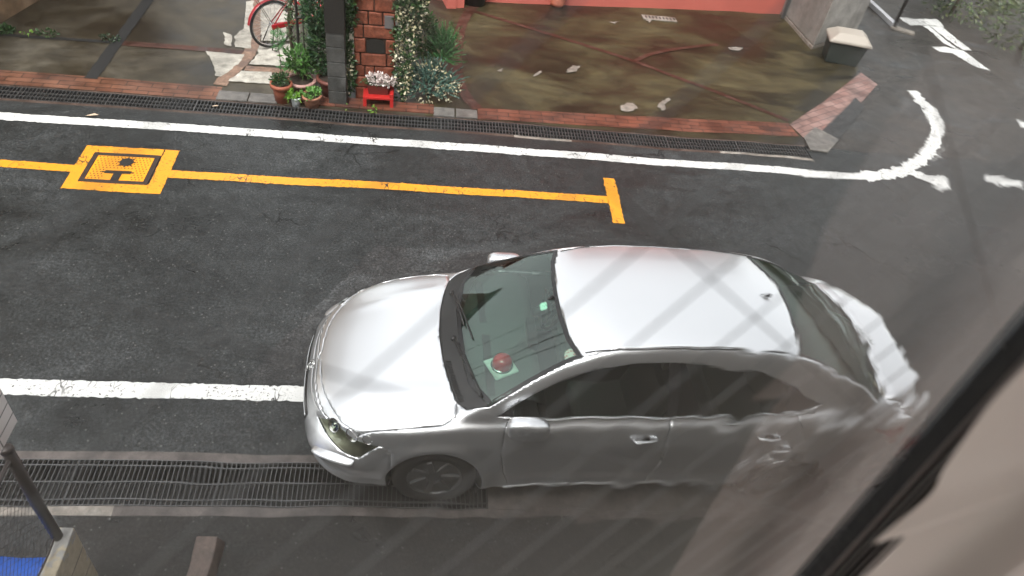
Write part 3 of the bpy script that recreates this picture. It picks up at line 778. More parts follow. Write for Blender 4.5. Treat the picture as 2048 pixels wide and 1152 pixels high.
# mirrors
for sg in (-1, 1):
    mb = MB(); c0 = Vector((1.49, sg*.885, .985)) if sg < 0 else Vector((1.50, .855, .93)); vs = []; fs = []
    for i in range(13):
        for j in range(20):
            th = math.pi*i/12; ph = 2*math.pi*j/20
            def se(v, e): return math.copysign(abs(v)**e, v)
            vs.append(c0+Vector((se(math.cos(th), .6)*.135, sg*0+se(math.sin(th), .5)*se(math.cos(ph), .6)*.058, se(math.sin(th), .5)*se(math.sin(ph), .6)*.082)))
    for i in range(12):
        for j in range(20): fs.append((i*20+j, i*20+(j+1)%20, (i+1)*20+(j+1)%20, (i+1)*20+j))
    mb.add(vs, fs); mo = mb.build('side_mirror', M['paint'], car, True)
    mb = MB(); mb.tube([(1.52, sg*.77, .925), (1.50, sg*.86, .96)], .026, 8); mb.build('bracket', M['black'], mo, True)
    mb = MB(); mb.box((c0.x-.09, c0.y-sg*.048-.003, c0.z-.05), (c0.x+.09, c0.y-sg*.048+.003, c0.z+.05)); mb.build('mirror_glass', M['chrome'], mo)
    # handles
    for hx, k in ((2.36, 'a'), (3.32, 'b')):
        y0 = surf(hx, sg*.86, .80, 0)[0]
        mb = MB(); mb.tube([(hx-.095, y0.y+sg*.004, y0.z), (hx-.08, y0.y+sg*.03, y0.z+.003), (hx, y0.y+sg*.038, y0.z+.005), (hx+.08, y0.y+sg*.03, y0.z+.003), (hx+.095, y0.y+sg*.004, y0.z)], [.008,.012,.013,.012,.008], 8)
        par = made.get('door_'+k+('0' if sg < 0 else '1'), car)
        mb.build('handle', M['paint'], par, True)
        cp = MB(); cp.lathe([(.034,.003),(.030,.0035),(.0,.001)], (hx, y0.y, y0.z), 16, 0, Matrix.Rotation(-sg*math.pi/2, 4, 'X')); cp.build('handle_cup', M['black'], par, True)
    # chrome/black belt strip under the side glass, dark drip line along the roof
    mb = MB(); mb.tube([(lambda q_: q_)(surf(x, sg*(itp(x, [(.9,.735),(1.5,.765),(3.2,.765),(3.8,.74)])-.005), itp(x, [(1.3,.918),(2,.927),(3.7,.962)]), .004)[0]) for x in [1.35+2.3*i/30 for i in range(31)]], .006, 6); mb.build('belt_strip', M['chrome'], car, True)
    mb = MB()
    def rail(x):
        yy_ = itp(x, [(1.2,.655),(1.87,.528),(2.1,.54),(2.6,.545),(3.1,.54),(3.45,.53),(3.9,.60),(4.2,.64)]); return (x, sg*yy_, topz(x, yy_)+.001)
    mb.tube([rail(1.87+1.6*i/30) for i in range(31)], .005, 6); mb.build('drip_moulding', M['black'], car, True)
    # silver tube standing in for the bright reflection along the sill
    mb = MB(); mb.tube([surf(1.40+1.65*i/20, sg*.87, .262, .002)[0] for i in range(21)], .008, 6); mb.build('sill_glint', M['silver'], car, True)
# antenna fin
mb = MB(); z0 = topz(3.30, 0); mb.add([(3.30,0,z0+.004),(3.37,-.012,z0),(3.37,.012,z0),(3.38,0,z0+.03),(3.355,-.004,z0+.028),(3.355,.004,z0+.028)], [(0,1,4),(0,4,5),(0,5,2),(1,3,4),(2,5,3),(4,3,5),(1,2,3)]); mb.build('antenna_fin', M['black'], car)
# wheel wells, floor
mb = MB(); mb.box((.35,-.74,.16),(4.4,.74,.20)); mb.build('floor_pan', M['black'], car)
for ax in AX:
    for sg in (-1, 1):
        mb = MB(); vs = []; n = 24
        for i in range(n+1):
            a_ = math.pi*(-.15+1.3*i/n)
            for yy_ in (.845, .56): vs.append((ax+.345*math.cos(a_), sg*yy_, .31+.345*math.sin(a_)))
        mb.add(vs, [(2*i, 2*i+1, 2*i+3, 2*i+2) for i in range(n)]); 
        cc = len(mb.v); mb.add([(ax+.345*math.cos(2*math.pi*i/24), sg*.56, .31+.345*math.sin(2*math.pi*i/24)) for i in range(24)], [tuple(range(24))])
        mb.build('wheel_arch_liner', M['black'], car)
        wo = bpy.data.objects.new('wheel', None); COL.objects.link(wo); wo.parent = car; wo.location = (ax, sg*.735, .305); wo.empty_display_size = .1
        Mx = Matrix.Rotation(sg*-math.pi/2, 4, 'X')
        mb = MB(); mb.lathe([(.20,-.09),(.27,-.098),(.298,-.085),(.305,-.06),(.305,.06),(.298,.085),(.27,.098),(.205,.09),(.20,.06)], (0,0,0), 40, 0, Mx)
        for k in (-.03, 0, .03): mb.lathe([(.3062,k-.004),(.3062,k+.004)], (0,0,0), 40, 0, Mx)
        mb.build('tyre', M['rubber'], wo, True)
        mb = MB(); mb.lathe([(.205,.082),(.195,.088),(.19,.075),(.10,.07),(.06,.085),(.03,.088),(0,.088)], (0,0,0), 40, 0, Mx)
        for k in range(7):
            a_ = k*2*math.pi/7; mb.box((.05,-.022,.066),(.185,.022,.090), 0, Mx @ Matrix.Rotation(a_, 4, 'Z'))
        mb.build('rim', M['rim'], wo, False, .004)
# interior
M['dash'] = plain('grey_dashboard', (.075, .085, .078), .7, 0, .15, 20)
M['seat'] = plain('grey_seat_fabric', (.10, .105, .10), .85, 0, .2, 40)
M['cabin'] = plain('cabin_trim', (.06, .065, .06), .8, 0, .2, 10)
mb = MB(); N_ = 24; vs = []
for i in range(N_+1):
    y = -.66+1.32*i/N_
    xf = 1.10+.40*y*y
    vs += [(xf, y, .955-.01), (xf+.14, y, .975), (1.56, y, .99+.02*math.exp(-((y-.34)/.18)**2)), (1.66, y, .94), (1.68, y, .60)]
mb.add(vs, [(i*5+j, i*5+j+1, (i+1)*5+j+1, (i+1)*5+j) for i in range(N_) for j in range(4)]); dash = mb.build('dashboard', M['dash'], car, True)
mb = MB(); mb.box((1.24,-.60,.972),(1.30,-.02,.978)); mb.box((1.24,.10,.972),(1.30,.55,.978)); mb.build('demister_vent', M['black'], dash, bevel=.003)
mb = MB(); mb.box((1.58,-.16,.93),(1.66,.12,1.03)); mb.build('centre_display', M['black'], dash, bevel=.01)
for y in (-.36, .36):
    mb = MB(); mb.box((1.95,y-.25,.42),(2.45,y+.25,.60)); mb.build('seat', M['seat'], car, bevel=.05)
    mb = MB(); mb.box((2.36,y-.25,.55),(2.52,y+.25,1.10), 0, Matrix.Translation((2.4,0,.55)) @ Matrix.Rotation(math.radians(14), 4, 'Y') @ Matrix.Translation((-2.4,0,-.55))); mb.build('backrest', M['seat'], car, bevel=.05)
    mb = MB(); mb.box((2.50,y-.13,1.12),(2.60,y+.13,1.28)); mb.tube([(2.54,y-.05,1.05),(2.55,y-.05,1.14)], .008, 6); mb.tube([(2.54,y+.05,1.05),(2.55,y+.05,1.14)], .008, 6); mb.build('headrest', M['seat'], car, bevel=.03)
mb = MB(); mb.box((3.05,-.6,.42),(3.5,.6,.62)); mb.box((3.45,-.6,.55),(3.62,.6,1.02)); mb.build('rear_seat', M['seat'], car, bevel=.05)
mb = MB(); mb.box((3.60,-.6,.96),(4.2,.6,.985)); mb.build('parcel_shelf', M['cabin'], car)
mb = MB(); c0 = Vector((1.86, .36, .90)); Mx = Matrix.Rotation(math.radians(-65), 4, 'Y')
mb.tube([c0+Mx @ Vector((.185*math.cos(a_), .185*math.sin(a_), 0)) for a_ in [2*math.pi*i/28 for i in range(29)]], .014, 8); mb.tube([c0, (1.64,.36,.82)], .04, 8)
for a_ in (0, 2.6, -2.6): mb.tube([c0, c0+Mx @ Vector((.18*math.cos(a_), .18*math.sin(a_), 0))], .014, 6)
mb.build('steering_wheel', M['black'], car, True)
mb = MB(); mb.box((1.69,-.12,1.275),(1.715,.12,1.335)); mb.tube([(1.70,0,1.33),(1.74,0,1.375)], .012, 6); mb.build('rear_view_mirror', M['black'], car, bevel=.008)
mb = MB(); mb.box((.98,-.64,.2),(1.02,.64,.80)); mb.build('firewall', M['cabin'], car)
# sheet stickers just inside the windscreen
def sticker(name, px, py, w_, h_, mat, rnd=False):
    h_c = hit(px, py); e = .004; x, y = h_c.x, h_c.y; mb = MB(); n = 20; pts = []
    for i in range(n):
        a_ = 2*math.pi*i/n; ca, sa = math.cos(a_), math.sin(a_)
        if not rnd:
            m_ = max(abs(ca), abs(sa)); ca /= m_; sa /= m_
        xx, yy_ = x+sa*h_/2, y+ca*w_/2; pts.append((xx, yy_, topz(xx, yy_)-e))
    mb.add(pts+[(p[0], p[1], p[2]-.001) for p in pts], [tuple(range(n)), tuple(range(2*n-1, n-1, -1))]); return mb.build(name, mat, made['windshield'])
def inkmat(name, base, ink, scale):
    t = NT(name); v = t.n('ShaderNodeTexVoronoi'); t.l(t.obj(), v.inputs['Vector']); v.inputs['Scale'].default_value = scale
    t.set(Base_Color=t.mix(t.rampv(v.outputs['Distance'], [(.25, 1), (.4, 0)]), base, ink), Roughness=.5); return t.m
sticker('inspection_sticker', 1083, 604, .075, .05, inkmat('green_white_label', (.85,.95,.88), (.15,.45,.35), 60))
sticker('round_sticker', 1137, 704, .11, .075, inkmat('red_white_label', (.85,.72,.70), (.7,.15,.13), 50), True)
mb = MB(); c0 = hit(1738, 745); mb.box((-.03,-.07,-.002),(.03,.07,.0), 0, Matrix.Translation((c0.x, c0.y, topz(c0.x, c0.y)-.006)) @ Matrix.Rotation(math.radians(30), 4, 'Y')); mb.build('rear_sticker', plain('cream_label', (.7,.68,.5), .5), made['rear_window'])
# the red beacon on its pale base: lies on the dashboard, a thing of its own
bpos = CM @ Vector((1.36, -.35, .985))
be = thing('warning_beacon', 'round red lamp on a pale square base lying on the dashboard behind the windscreen', 'lamp', bpos, math.radians(25)); be.scale = (1.3, 1.3, 1.15)
mb = MB(); mb.box((-.075,-.075,-.004),(.075,.075,.012)); mb.build('base', plain('pale_base', (.75,.80,.74), .5), be, bevel=.012)
mb = MB(); mb.lathe([(.062,.012),(.062,.022),(.050,.026)], n=28); mb.build('ring', M['chrome'], be, True)
mb = MB(); mb.lathe([(.055,.018),(.055,.05),(.048,.078),(.03,.095),(0,.10)], n=28); mb.build('dome', plain('red_plastic', (.80,.012,.012), .12, 0, .1, 9, .02, Coat_Weight=1.0), be, True)

# ------------------------------------------------------------------ foliage
def leaves(name, blobs, n, size, mat, parent=None, seed=1, aspect=.45, up_=.3, kind=None):
    """leaf-sized folded faces spread through the volumes of the blobs: (centre, radii)"""
    rnd = random.Random(seed); mb = MB(); vol = [b[1][0]*b[1][1]*b[1][2] for b in blobs]; tot = sum(vol)
    for (c_, r_), v_ in zip(blobs, vol):
        for _ in range(int(n*v_/tot)):
            while True:
                p = Vector((rnd.uniform(-1,1), rnd.uniform(-1,1), rnd.uniform(-1,1)))
                if p.length <= 1 and (p.length > .45 or rnd.random() < .4): break
            q0 = Vector(c_)+Vector((p.x*r_[0], p.y*r_[1], p.z*r_[2]))
            if noise.noise(q0*9+Vector((seed*3, 0, 0))) < -.22: continue
            d = (p.normalized()*.7+Vector((rnd.gauss(0,.6), rnd.gauss(0,.6), rnd.gauss(0,.5)+up_))).normalized()
            s = size*rnd.uniform(.55, 1.3); sd_ = d.cross(Vector((rnd.gauss(0,1), rnd.gauss(0,1), rnd.gauss(0,1)))).normalized()*s*aspect
            nn = d.cross(sd_).normalized()*s*.12
            mb.add([q0, q0+d*s*.5+sd_*.5+nn, q0+d*s, q0+d*s*.5-sd_*.5+nn], [(0,1,2,3)])
    return mb.build(name, mat, parent)
M['ivy'] = leafmat('ivy_leaves', [(.018,.045,.015), (.03,.075,.02), (.05,.11,.03), (.02,.05,.02), (.08,.14,.05)])
M['creamy'] = leafmat('cream_flowers', [(.42,.38,.24), (.52,.48,.34), (.34,.31,.15), (.58,.55,.45)])
M['pinkw'] = leafmat('pale_flowers', [(.60,.50,.48), (.72,.66,.62), (.50,.38,.36)])
M['juniper'] = leafmat('blue_green_needles', [(.05,.11,.09), (.08,.16,.12), (.12,.21,.17), (.035,.08,.06)])
M['fern'] = leafmat('bright_green_fronds', [(.05,.16,.05), (.08,.22,.07), (.04,.12,.035)])
M['dark_leaf'] = leafmat('dark_leaves', [(.008,.020,.009), (.014,.035,.013), (.022,.05,.018)])
M['lime'] = leafmat('lime_leaves', [(.14,.30,.04), (.22,.40,.06), (.10,.22,.03)])
M['bark'] = plain('bark', (.05,.035,.022), .85, 0, .3, 20, .5)
M['terra'] = plain('terracotta', (.30,.085,.045), .6, 0, .25, 10, .2)
M['terra2'] = plain('brown_terracotta', (.34,.15,.09), .65, 0, .25, 10, .2)
M['mauve'] = plain('mauve_pot', (.42,.24,.21), .45, 0, .15, 8)
M['whitepot'] = plain('white_plastic_pot', (.68,.72,.72), .4, 0, .06, 8)
M['soil'] = plain('soil', (.03,.02,.014), .95, 0, .5, 60, .8)
M['red'] = plain('red_painted_steel', (.42,.02,.018), .35, 0, .2, 7)

def pot(label, px, py, r, h, mat, grp='plant pots by the gate', taper=.72, rim=.012, flute=0, nf=0, z=0):
    p = G(px, py, z); p.y += r*taper
    t = thing('potted_plant', label, 'potted plant', p, 0, grp)
    mb = MB(); mb.lathe([(0,.0),(r*taper,0),(r*(taper*.4+.6)*.98,h*.8)], n=48, flute=flute, nf=nf)
    mb.lathe([(r*.97,h*.8),(r+rim,h*.81),(r+rim,h),(r*.90,h),(r*.88,h*.85)], n=48)
    mb.build('pot', mat, t, True)
    mb = MB(); mb.lathe([(r*.9,h*.88),(r*.4,h*.93),(0,h*.95)], n=20); mb.build('soil', M['soil'], t, True)
    return t
t = pot('tall terracotta pot with a thin feathery sapling, leftmost of the pots', 562, 206, .125, .26, M['terra'])
leaves('foliage', [((0,0,.30),(.11,.11,.05))], 260, .05, M['ivy'], t, 1)
mb = MB(); mb.tube([(0,0,.24),(.015,.02,.5),(.0,.03,.75),(.01,.04,.98)], [.006,.005,.004,.003], 5); mb.build('stem', M['bark'], t, True)
leaves('frond', [((0,.04,.80),(.075,.075,.13)), ((.03,.02,.46),(.05,.04,.06))], 520, .05, M['fern'], t, 2, .18, .6)
t = pot('wide mauve-rimmed pot of dark soil with a bright leafy bush', 600, 192, .17, .20, M['mauve'], rim=.02)
mb = MB()
rnd = random.Random(5)
for k in range(9): mb.tube([(0,.02,.19),(rnd.gauss(0,.05),.04+rnd.gauss(0,.04),.34),(rnd.gauss(0,.09),.05+rnd.gauss(0,.06),.48)], [.006,.005,.003], 5)
mb.build('stem', M['bark'], t, True)
leaves('foliage', [((-.02,.06,.43),(.19,.15,.15)), ((.10,.03,.34),(.12,.1,.10))], 620, .085, leafmat('bush_leaves', [(.06,.17,.035),(.10,.25,.05),(.04,.11,.025),(.15,.30,.08)]), t, 3, .3, .5)
t = pot('small white plastic pot of pale green lettuce leaves', 590, 212, .062, .13, M['whitepot'], rim=.005, taper=.8)
leaves('foliage', [((-.01,0,.155),(.09,.07,.035))], 70, .075, M['lime'], t, 4, .8, .4)
t = pot('low ribbed brown terracotta pot full of round green leaves', 621, 215, .115, .16, M['terra2'], rim=.01, flute=.03, nf=24)
leaves('foliage', [((0,0,.175),(.11,.11,.035))], 210, .055, leafmat('mid_green_leaves', [(.08,.20,.04),(.13,.28,.06),(.05,.13,.03)]), t, 5, .7, .5)
t = pot('large dark red pot behind the ribbed pot, with a tall dark shrub', 662, 196, .19, .26, plain('dark_red_pot', (.13,.04,.028), .6, 0, .25, 8))
leaves('foliage', [((-.05,.10,.62),(.24,.20,.42)), ((-.12,.1,1.05),(.22,.18,.25))], 3400, .075, leafmat('dark_shrub_leaves', [(.015,.04,.015),(.03,.07,.02),(.02,.055,.03),(.05,.10,.03)]), t, 6, .35, .3)  # dark greens of the shrub itself
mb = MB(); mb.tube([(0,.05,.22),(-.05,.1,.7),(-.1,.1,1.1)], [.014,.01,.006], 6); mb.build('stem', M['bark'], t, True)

# vine climbing beside the bicycle
v0 = G(590,120); t = thing('climbing_vine', 'thin straggly vine with a dark stem rising between bicycle and gatepost', 'vine', (v0.x, v0.y-.05, 0))
mb = MB(); mb.tube([(0,0,0),(-.03,0,.3),(-.05,.02,.62),(.02,.05,.95),(.05,.05,1.3)], [.024,.022,.018,.014,.01], 7)
for k in range(12):
    a_ = rnd.uniform(0, 6.28); z = rnd.uniform(.3, 1.1); mb.tube([(0,0,z),(.12*math.cos(a_),.12*math.sin(a_),z+.15),(.22*math.cos(a_),.2*math.sin(a_),z+.05)], [.006,.004,.002], 4)
mb.build('stem', M['bark'], t, True)
leaves('foliage', [((.10,.0,.65),(.17,.14,.6))], 1300, .055, leafmat('vine_leaves', [(.04,.09,.03),(.08,.14,.06),(.12,.18,.09),(.03,.06,.02)]), t, 8, .3, .2)

# block gatepost with dark iron gate leaf behind
b0, b1 = G(655,207), G(690,207); M['block'] = concrete('grey_block', [(.032,.032,.030),(.055,.055,.052),(.085,.083,.078)], 3)
t = thing('gatepost', 'grey concrete block gatepost with dark joints standing left of the brick pillar', 'gatepost', (b0.x, b0.y, 0))
mb = MB(); wd_ = b1.x-b0.x
for k in range(9): mb.box((.0, .02, k*.195+.004), (wd_, .20, (k+1)*.195-.004))
mb.build('block_column', M['block'], t, bevel=.006)
mb = MB(); mb.box((.008,.03,0),(wd_-.008,.19,1.75)); mb.build('mortar_core', M['channel'], t)
mb = MB(); mb.box((-.006,.012,.96),(wd_+.006,.21,1.752)); mb.build('dark_sheet', M['iron_black'], t)
mb = MB(); mb.box((-.03,-.0,1.755),(wd_+.03,.23,1.80)); mb.build('cap', M['kerbstone'], t, bevel=.008)
gt = thing('iron_gate', 'dark iron gate leaf standing open between the block gatepost and the vine', 'gate', (b0.x-.40, b0.y+.5, 0))
mb = MB()
for (a_, b_) in (((0,0,.1),(0,0,1.7)), ((.42,-.02,.1),(.42,-.02,1.7)), ((0,0,.1),(.42,-.02,.1)), ((0,0,1.7),(.42,-.02,1.7)), ((0,0,.9),(.42,-.02,.9))): mb.tube([a_, b_], .018, 6)
mb.build('frame', M['iron_black'], gt)
for k in range(1, 6):
    mb = MB(); mb.tube([(k*.07, -.003*k, .1), (k*.07, -.003*k, 1.7)], .007, 6); mb.build('bar', M['iron_black'], gt)

# brick pillar
pa, pb = G(706,196), G(784,203); pw = pb.x-pa.x
t = thing('brick_pillar', 'red stone-block gate pillar with a small dark arched niche and ivy both sides', 'pillar', (pa.x, pa.y+.05, 0), math.radians(3))
M['stone'] = concrete('red_stone_block', [(.10,.028,.015),(.19,.055,.030),(.26,.085,.048)], 7, (.35, .6))
mb = MB(); mb.box((.008,.012,0),(pw-.008,.42,2.1)); mb.build('mortar_core', plain('dark_mortar', (.03,.018,.012), .9), t)
courses = [(0,.17,(.30,.72)),(.17,.32,(.42,)),(.32,.47,(.26,.50)),(.47,.64,(.16,.80)),(.64,.83,(.30,.76)),(.83,1.00,(.24,)),(1.0,1.17,(.36,.7)),(1.17,1.34,(.5,)),(1.34,1.52,(.3,.72)),(1.52,1.70,(.42,)),(1.70,1.9,(.3,.66)),(1.9,2.1,(.5,))]
bl = MB()
for z0, z1, sp in courses:
    e = [0]+list(sp)+[1]
    for a_, b_ in zip(e, e[1:]):
        if z0 == .64 and a_ == .30: continue
        d = rnd.uniform(0, .012); bl.box((a_*pw+.006, -.004-d, z0+.006), (b_*pw-.006, .15, z1-.006))
        bl.box((a_*pw+.006, .28, z0+.006), (b_*pw-.006, .43, z1-.006))
    for xx in (-.004, pw-.03): bl.box((xx, .158, z0+.006), (xx+.034, .27, z1-.006))
bl.build('stone_blocks', M['stone'], t, bevel=.014)
mb = MB(); arch = [(.30*pw+.01,.645),(.74*pw,.645)]+[(.52*pw+.22*pw*math.cos(a_), .745+.085*math.sin(a_)) for a_ in [math.pi*i/10 for i in range(11)]]
n = len(arch); mb.add([(x, -.002, z) for x, z in arch]+[(x, .10, z) for x, z in arch], [tuple(range(n)), tuple(range(2*n-1,n-1,-1))]+[(i, (i+1)%n, n+(i+1)%n, n+i) for i in range(n)]); mb.build('niche_panel', M['iron_black'], t)
mb = MB(); mb.box((.74*pw,-.022,.98),(.96*pw,-.004,1.14)); mb.build('name_plate', plain('grey_plate', (.13,.12,.12), .4), t, bevel=.004)
mb = MB(); mb.box((-.04,-.05,2.1),(pw+.04,.47,2.17)); mb.build('cap', M['stone'], t, bevel=.012)
PX, PY = pa.x, pa.y+.05
# ivy
t = thing('ivy', 'dark ivy with cream flowers trailing down the left side of the red pillar', 'ivy', (PX-.09, PY, 0), 0, 'ivy beside the red pillar')
leaves('foliage', [((0,.0,.45),(.11,.10,.46)), ((.03,.05,1.3),(.13,.14,.60))], 4200, .05, M['ivy'], t, 11, .6)
leaves('flowers', [((-.02,-.07,.52),(.09,.06,.20)), ((0,-.07,.2),(.05,.05,.12))], 200, .042, M['creamy'], t, 12, .7)
t = thing('ivy', 'thick cream-flowering ivy climbing the right side of the red pillar', 'ivy', (PX+pw+.10, PY, 0), 0, 'ivy beside the red pillar')
leaves('foliage', [((0,.03,.75),(.14,.15,.8)), ((.06,.1,1.5),(.25,.2,.5))], 5200, .052, M['ivy'], t, 13, .6)
leaves('flowers', [((.02,-.08,.75),(.13,.09,.72)), ((.1,-.02,1.25),(.2,.1,.35))], 620, .042, M['creamy'], t, 14, .7)
# juniper with flowers
j = G(850,200); t = thing('juniper_bush', 'spreading blue-green feathery bush with cream flower heads at the driveway corner', 'bush', (j.x+.02, j.y+.18, 0))
def sprays(name, c_, rad, n, ln, mat, parent, seed, sprd=1.0, wid=.010):
    rnd = random.Random(seed); mb = MB()
    for _ in range(n):
        a_ = rnd.uniform(0, 6.283); el = rnd.uniform(.05, 1.35); d = Vector((math.cos(a_)*math.cos(el)*sprd, math.sin(a_)*math.cos(el)*sprd, math.sin(el))).normalized()
        p = Vector(c_)+Vector((d.x*rad[0], d.y*rad[1], d.z*rad[2]))*rnd.uniform(.25, .8); L_ = ln*rnd.uniform(.6, 1.3)
        for k in range(9):
            q0 = p+d*L_*k/9; 
            for s_ in (-1, 1):
                sd_ = (d.cross(Vector((0,0,1)))+Vector((rnd.gauss(0,.35), rnd.gauss(0,.35), rnd.gauss(0,.4)))).normalized()*s_
                l2 = L_*.34*(1-k/10); t_ = q0+d*l2*.7+sd_*l2*.6
                w_ = d.cross(sd_).normalized()*wid
                mb.add([q0-w_, q0+w_, t_], [(0,1,2)])
    return mb.build(name, mat, parent)
sprays('foliage', (.0,-.05,.12), (.50,.34,.42), 300, .17, M['juniper'], t, 15)
leaves('flowers', [((.25,-.2,.22),(.22,.14,.16)), ((-.1,-.22,.12),(.3,.12,.10)), ((.0,-.12,.42),(.2,.12,.12))], 300, .05, M['creamy'], t, 16, .45, .1)
mb = MB(); mb.tube([(0,0,0),(.03,0,.2),(.1,.03,.4)], [.03,.02,.01], 7); mb.build('trunk', M['bark'], t, True)
j2 = G(880,150); t = thing('feathery_shrub', 'light green feathery shrub rising behind the blue-green bush', 'shrub', (j2.x+.0, j2.y-.05, 0))
sprays('foliage', (.0,0,.25), (.26,.24,.5), 190, .24, M['fern'], t, 17, .7, .006)
mb = MB(); mb.tube([(0,0,0),(0,0,.4)], [.02,.01], 6); mb.build('trunk', M['bark'], t, True)
j3 = G(862,140); t = thing('leafy_shrub', 'small dark green leafy shrub between the ivy and the feathery shrub', 'shrub', (j3.x-.12, j3.y-.1, 0))
leaves('foliage', [((0,0,.55),(.16,.15,.35))], 1100, .06, leafmat('garden_leaves', [(.03,.08,.02),(.05,.13,.03),(.02,.05,.015)]), t, 18, .4)
mb = MB(); mb.tube([(0,0,0),(0,0,.4)], [.015,.01], 6); mb.build('trunk', M['bark'], t, True)
# red bench with planter
q0, q1 = G(722,211), G(783,217); bw_ = q1.x-q0.x
t = thing('red_stand', 'low red metal stand in front of the red pillar holding the flower trough', 'stand', (q0.x, q0.y, 0), math.radians(2))
mb = MB(); mb.box((0,0,.12),(bw_,.26,.155)); mb.build('top', M['red'], t, bevel=.008)
for x in (0, bw_-.045):
    for y in (0, .22):
        mb = MB(); mb.box((x, y, 0), (x+.045, y+.035, .12)); mb.build('leg', M['red'], t, bevel=.004)
mb = MB(); mb.box((bw_-.05,.0,.155),(bw_,.26,.21)); mb.build('end_rail', M['red'], t, bevel=.006)
t2 = thing('flower_trough', 'long dark red trough of pale pink and cream flowers standing on the red stand', 'planter', (q0.x+.05, q0.y+.06, .157), math.radians(2))
mb = MB(); mb.add([(0.02,.02,0),(bw_-.13,.02,0),(bw_-.13,.17,0),(.02,.17,0),(0,0,.13),(bw_-.11,0,.13),(bw_-.11,.19,.13),(0,.19,.13)], [(3,2,1,0),(0,1,5,4),(1,2,6,5),(2,3,7,6),(3,0,4,7)]); mb.build('trough', plain('dark_red_trough', (.12,.018,.014), .5), t2)
mb = MB(); mb.box((.01,.01,.10),(bw_-.12,.18,.118)); mb.build('soil', M['soil'], t2)
leaves('flowers', [((.10,.08,.19),(.10,.10,.07)), ((.27,.08,.18),(.10,.10,.06)), ((bw_-.2,.08,.18),(.10,.09,.06))], 620, .04, M['pinkw'], t2, 19, .7)
leaves('foliage', [((bw_/2-.05,.08,.15),(.22,.09,.04))], 260, .04, M['ivy'], t2, 20)
# weeds by the drain
for lab, px, py, m_, n_ in (('tuft of yellow-green weed by the grate below the red stand', 740, 219, 'lime', 22), ('tiny yellow fallen flower beside the grate left of the red stand', 693, 216, 'lime', 9), ('dark moss tuft at the left end of the driveway joint', 12, 62, 'ivy', 260), ('low green weeds growing in the driveway joint', 55, 68, 'lime', 26), ('mossy clump in the joint to the right of the weeds', 96, 70, 'ivy', 90), ('sparse moss where the driveway joint meets the dark strip', 222, 80, 'dark_leaf', 60)):
    g0 = G(px, py); o = leaves('weed', [((0,0,.03),(.13 if n_ > 50 else .06,.07,.045))], n_, .045, M[m_], None, n_, .6); o.location = (g0.x, g0.y, .01)
    tag(o, lab, 'weed')
g0 = G(185, 227); mb = MB(); mb.add([(-.07,-.02,0),(0,-.03,.012),(.07,.01,.004),(.02,.025,.015)], [(0,1,2,3)]); o = mb.build('fallen_leaf', plain('dry_leaf', (.5,.38,.27), .7)); o.location = (g0.x, g0.y, .006); tag(o, 'single dry tan leaf lying on the road above the yellow box', 'leaf')
g0 = G(429, 210); o = o.copy(); COL.objects.link(o); o.location = (g0.x, g0.y, .01); o.scale = (.6,.6,.6); tag(o, 'small brown leaf lying on the far drain grate', 'leaf')

# ------------------------------------------------------------------ bicycle
bp_ = G(547, 93); ang = math.radians(38)
bk = thing('bicycle', 'red city bicycle standing on pale concrete near the gate', 'bicycle', (bp_.x, bp_.y, .016), ang)
M['bikered'] = plain('bicycle_red', (.36,.012,.02), .3, 0, .15, 9, .02, Coat_Weight=.6)
Rw = .33
def tor(mb, c_, R_, r_, n=40, m_=8):
    vs = []; fs = []
    for i in range(n):
        a_ = 2*math.pi*i/n
        for j in range(m_):
            b_ = 2*math.pi*j/m_; vs.append((c_[0]+(R_+r_*math.cos(b_))*math.cos(a_), c_[1]+r_*math.sin(b_), c_[2]+(R_+r_*math.cos(b_))*math.sin(a_)))
    for i in range(n):
        for j in range(m_): fs.append((i*m_+j, i*m_+(j+1)%m_, ((i+1)%n)*m_+(j+1)%m_, ((i+1)%n)*m_+j))
    mb.add(vs, fs)
for wx_ in (0, 1.08):
    wo = bpy.data.objects.new('wheel', None); COL.objects.link(wo); wo.parent = bk; wo.location = (wx_, 0, Rw); wo.empty_display_size = .1
    mb = MB(); tor(mb, (0,0,0), Rw-.018, .018); mb.build('tyre', M['rubber'], wo, True)
    mb = MB(); tor(mb, (0,0,0), Rw-.042, .010, 40, 6); mb.build('rim', M['chrome'], wo, True)
    mb = MB()
    for k in range(28):
        a_ = 2*math.pi*k/28; s_ = .03*(1 if k % 2 else -1); a2 = a_+.5*(1 if k % 4 < 2 else -1)
        mb.tube([(.02*math.cos(a2), s_, .02*math.sin(a2)), ((Rw-.045)*math.cos(a_), 0, (Rw-.045)*math.sin(a_))], .0016, 4, cap=False)
    mb.tube([(0,-.05,0),(0,.05,0)], .022, 10); mb.build('spokes', M['silver'], wo)
    mb = MB(); vs = []; n = 20
    for i in range(n+1):
        a_ = math.radians(20+150*i/n) if wx_ == 0 else math.radians(15+120*i/n)
        for yy_, rr_ in ((-.028, Rw+.012), (0, Rw+.03), (.028, Rw+.012)): vs.append((wx_+rr_*math.cos(a_), yy_, Rw+rr_*math.sin(a_)))
    mb.add(vs, [(3*i+j, 3*i+j+1, 3*i+j+4, 3*i+j+3) for i in range(n) for j in range(2)]); mb.build('mudguard', M['bikered'], bk, True)
BB = (.44,0,.28); ST = (.30,0,.72); HT = (.88,0,.80); HB = (.93,0,.62)
mb = MB()
mb.tube([BB, ST], .016, 8); mb.tube([(.34,0,.60), (.55,0,.45), (.75,0,.52), HT], .017, 8); mb.tube([BB, (.65,0,.33), HB], .02, 8); mb.tube([HT, HB], .02, 8)
for s_ in (-.045, .045):
    mb.tube([BB, (0, s_, Rw)], .010, 6); mb.tube([(.31,0,.66), (0, s_, Rw)], .009, 6); mb.tube([HB, (1.0, s_, .55), (1.08, s_, Rw)], .011, 6)
mb.build('frame', M['bikered'], bk, True)
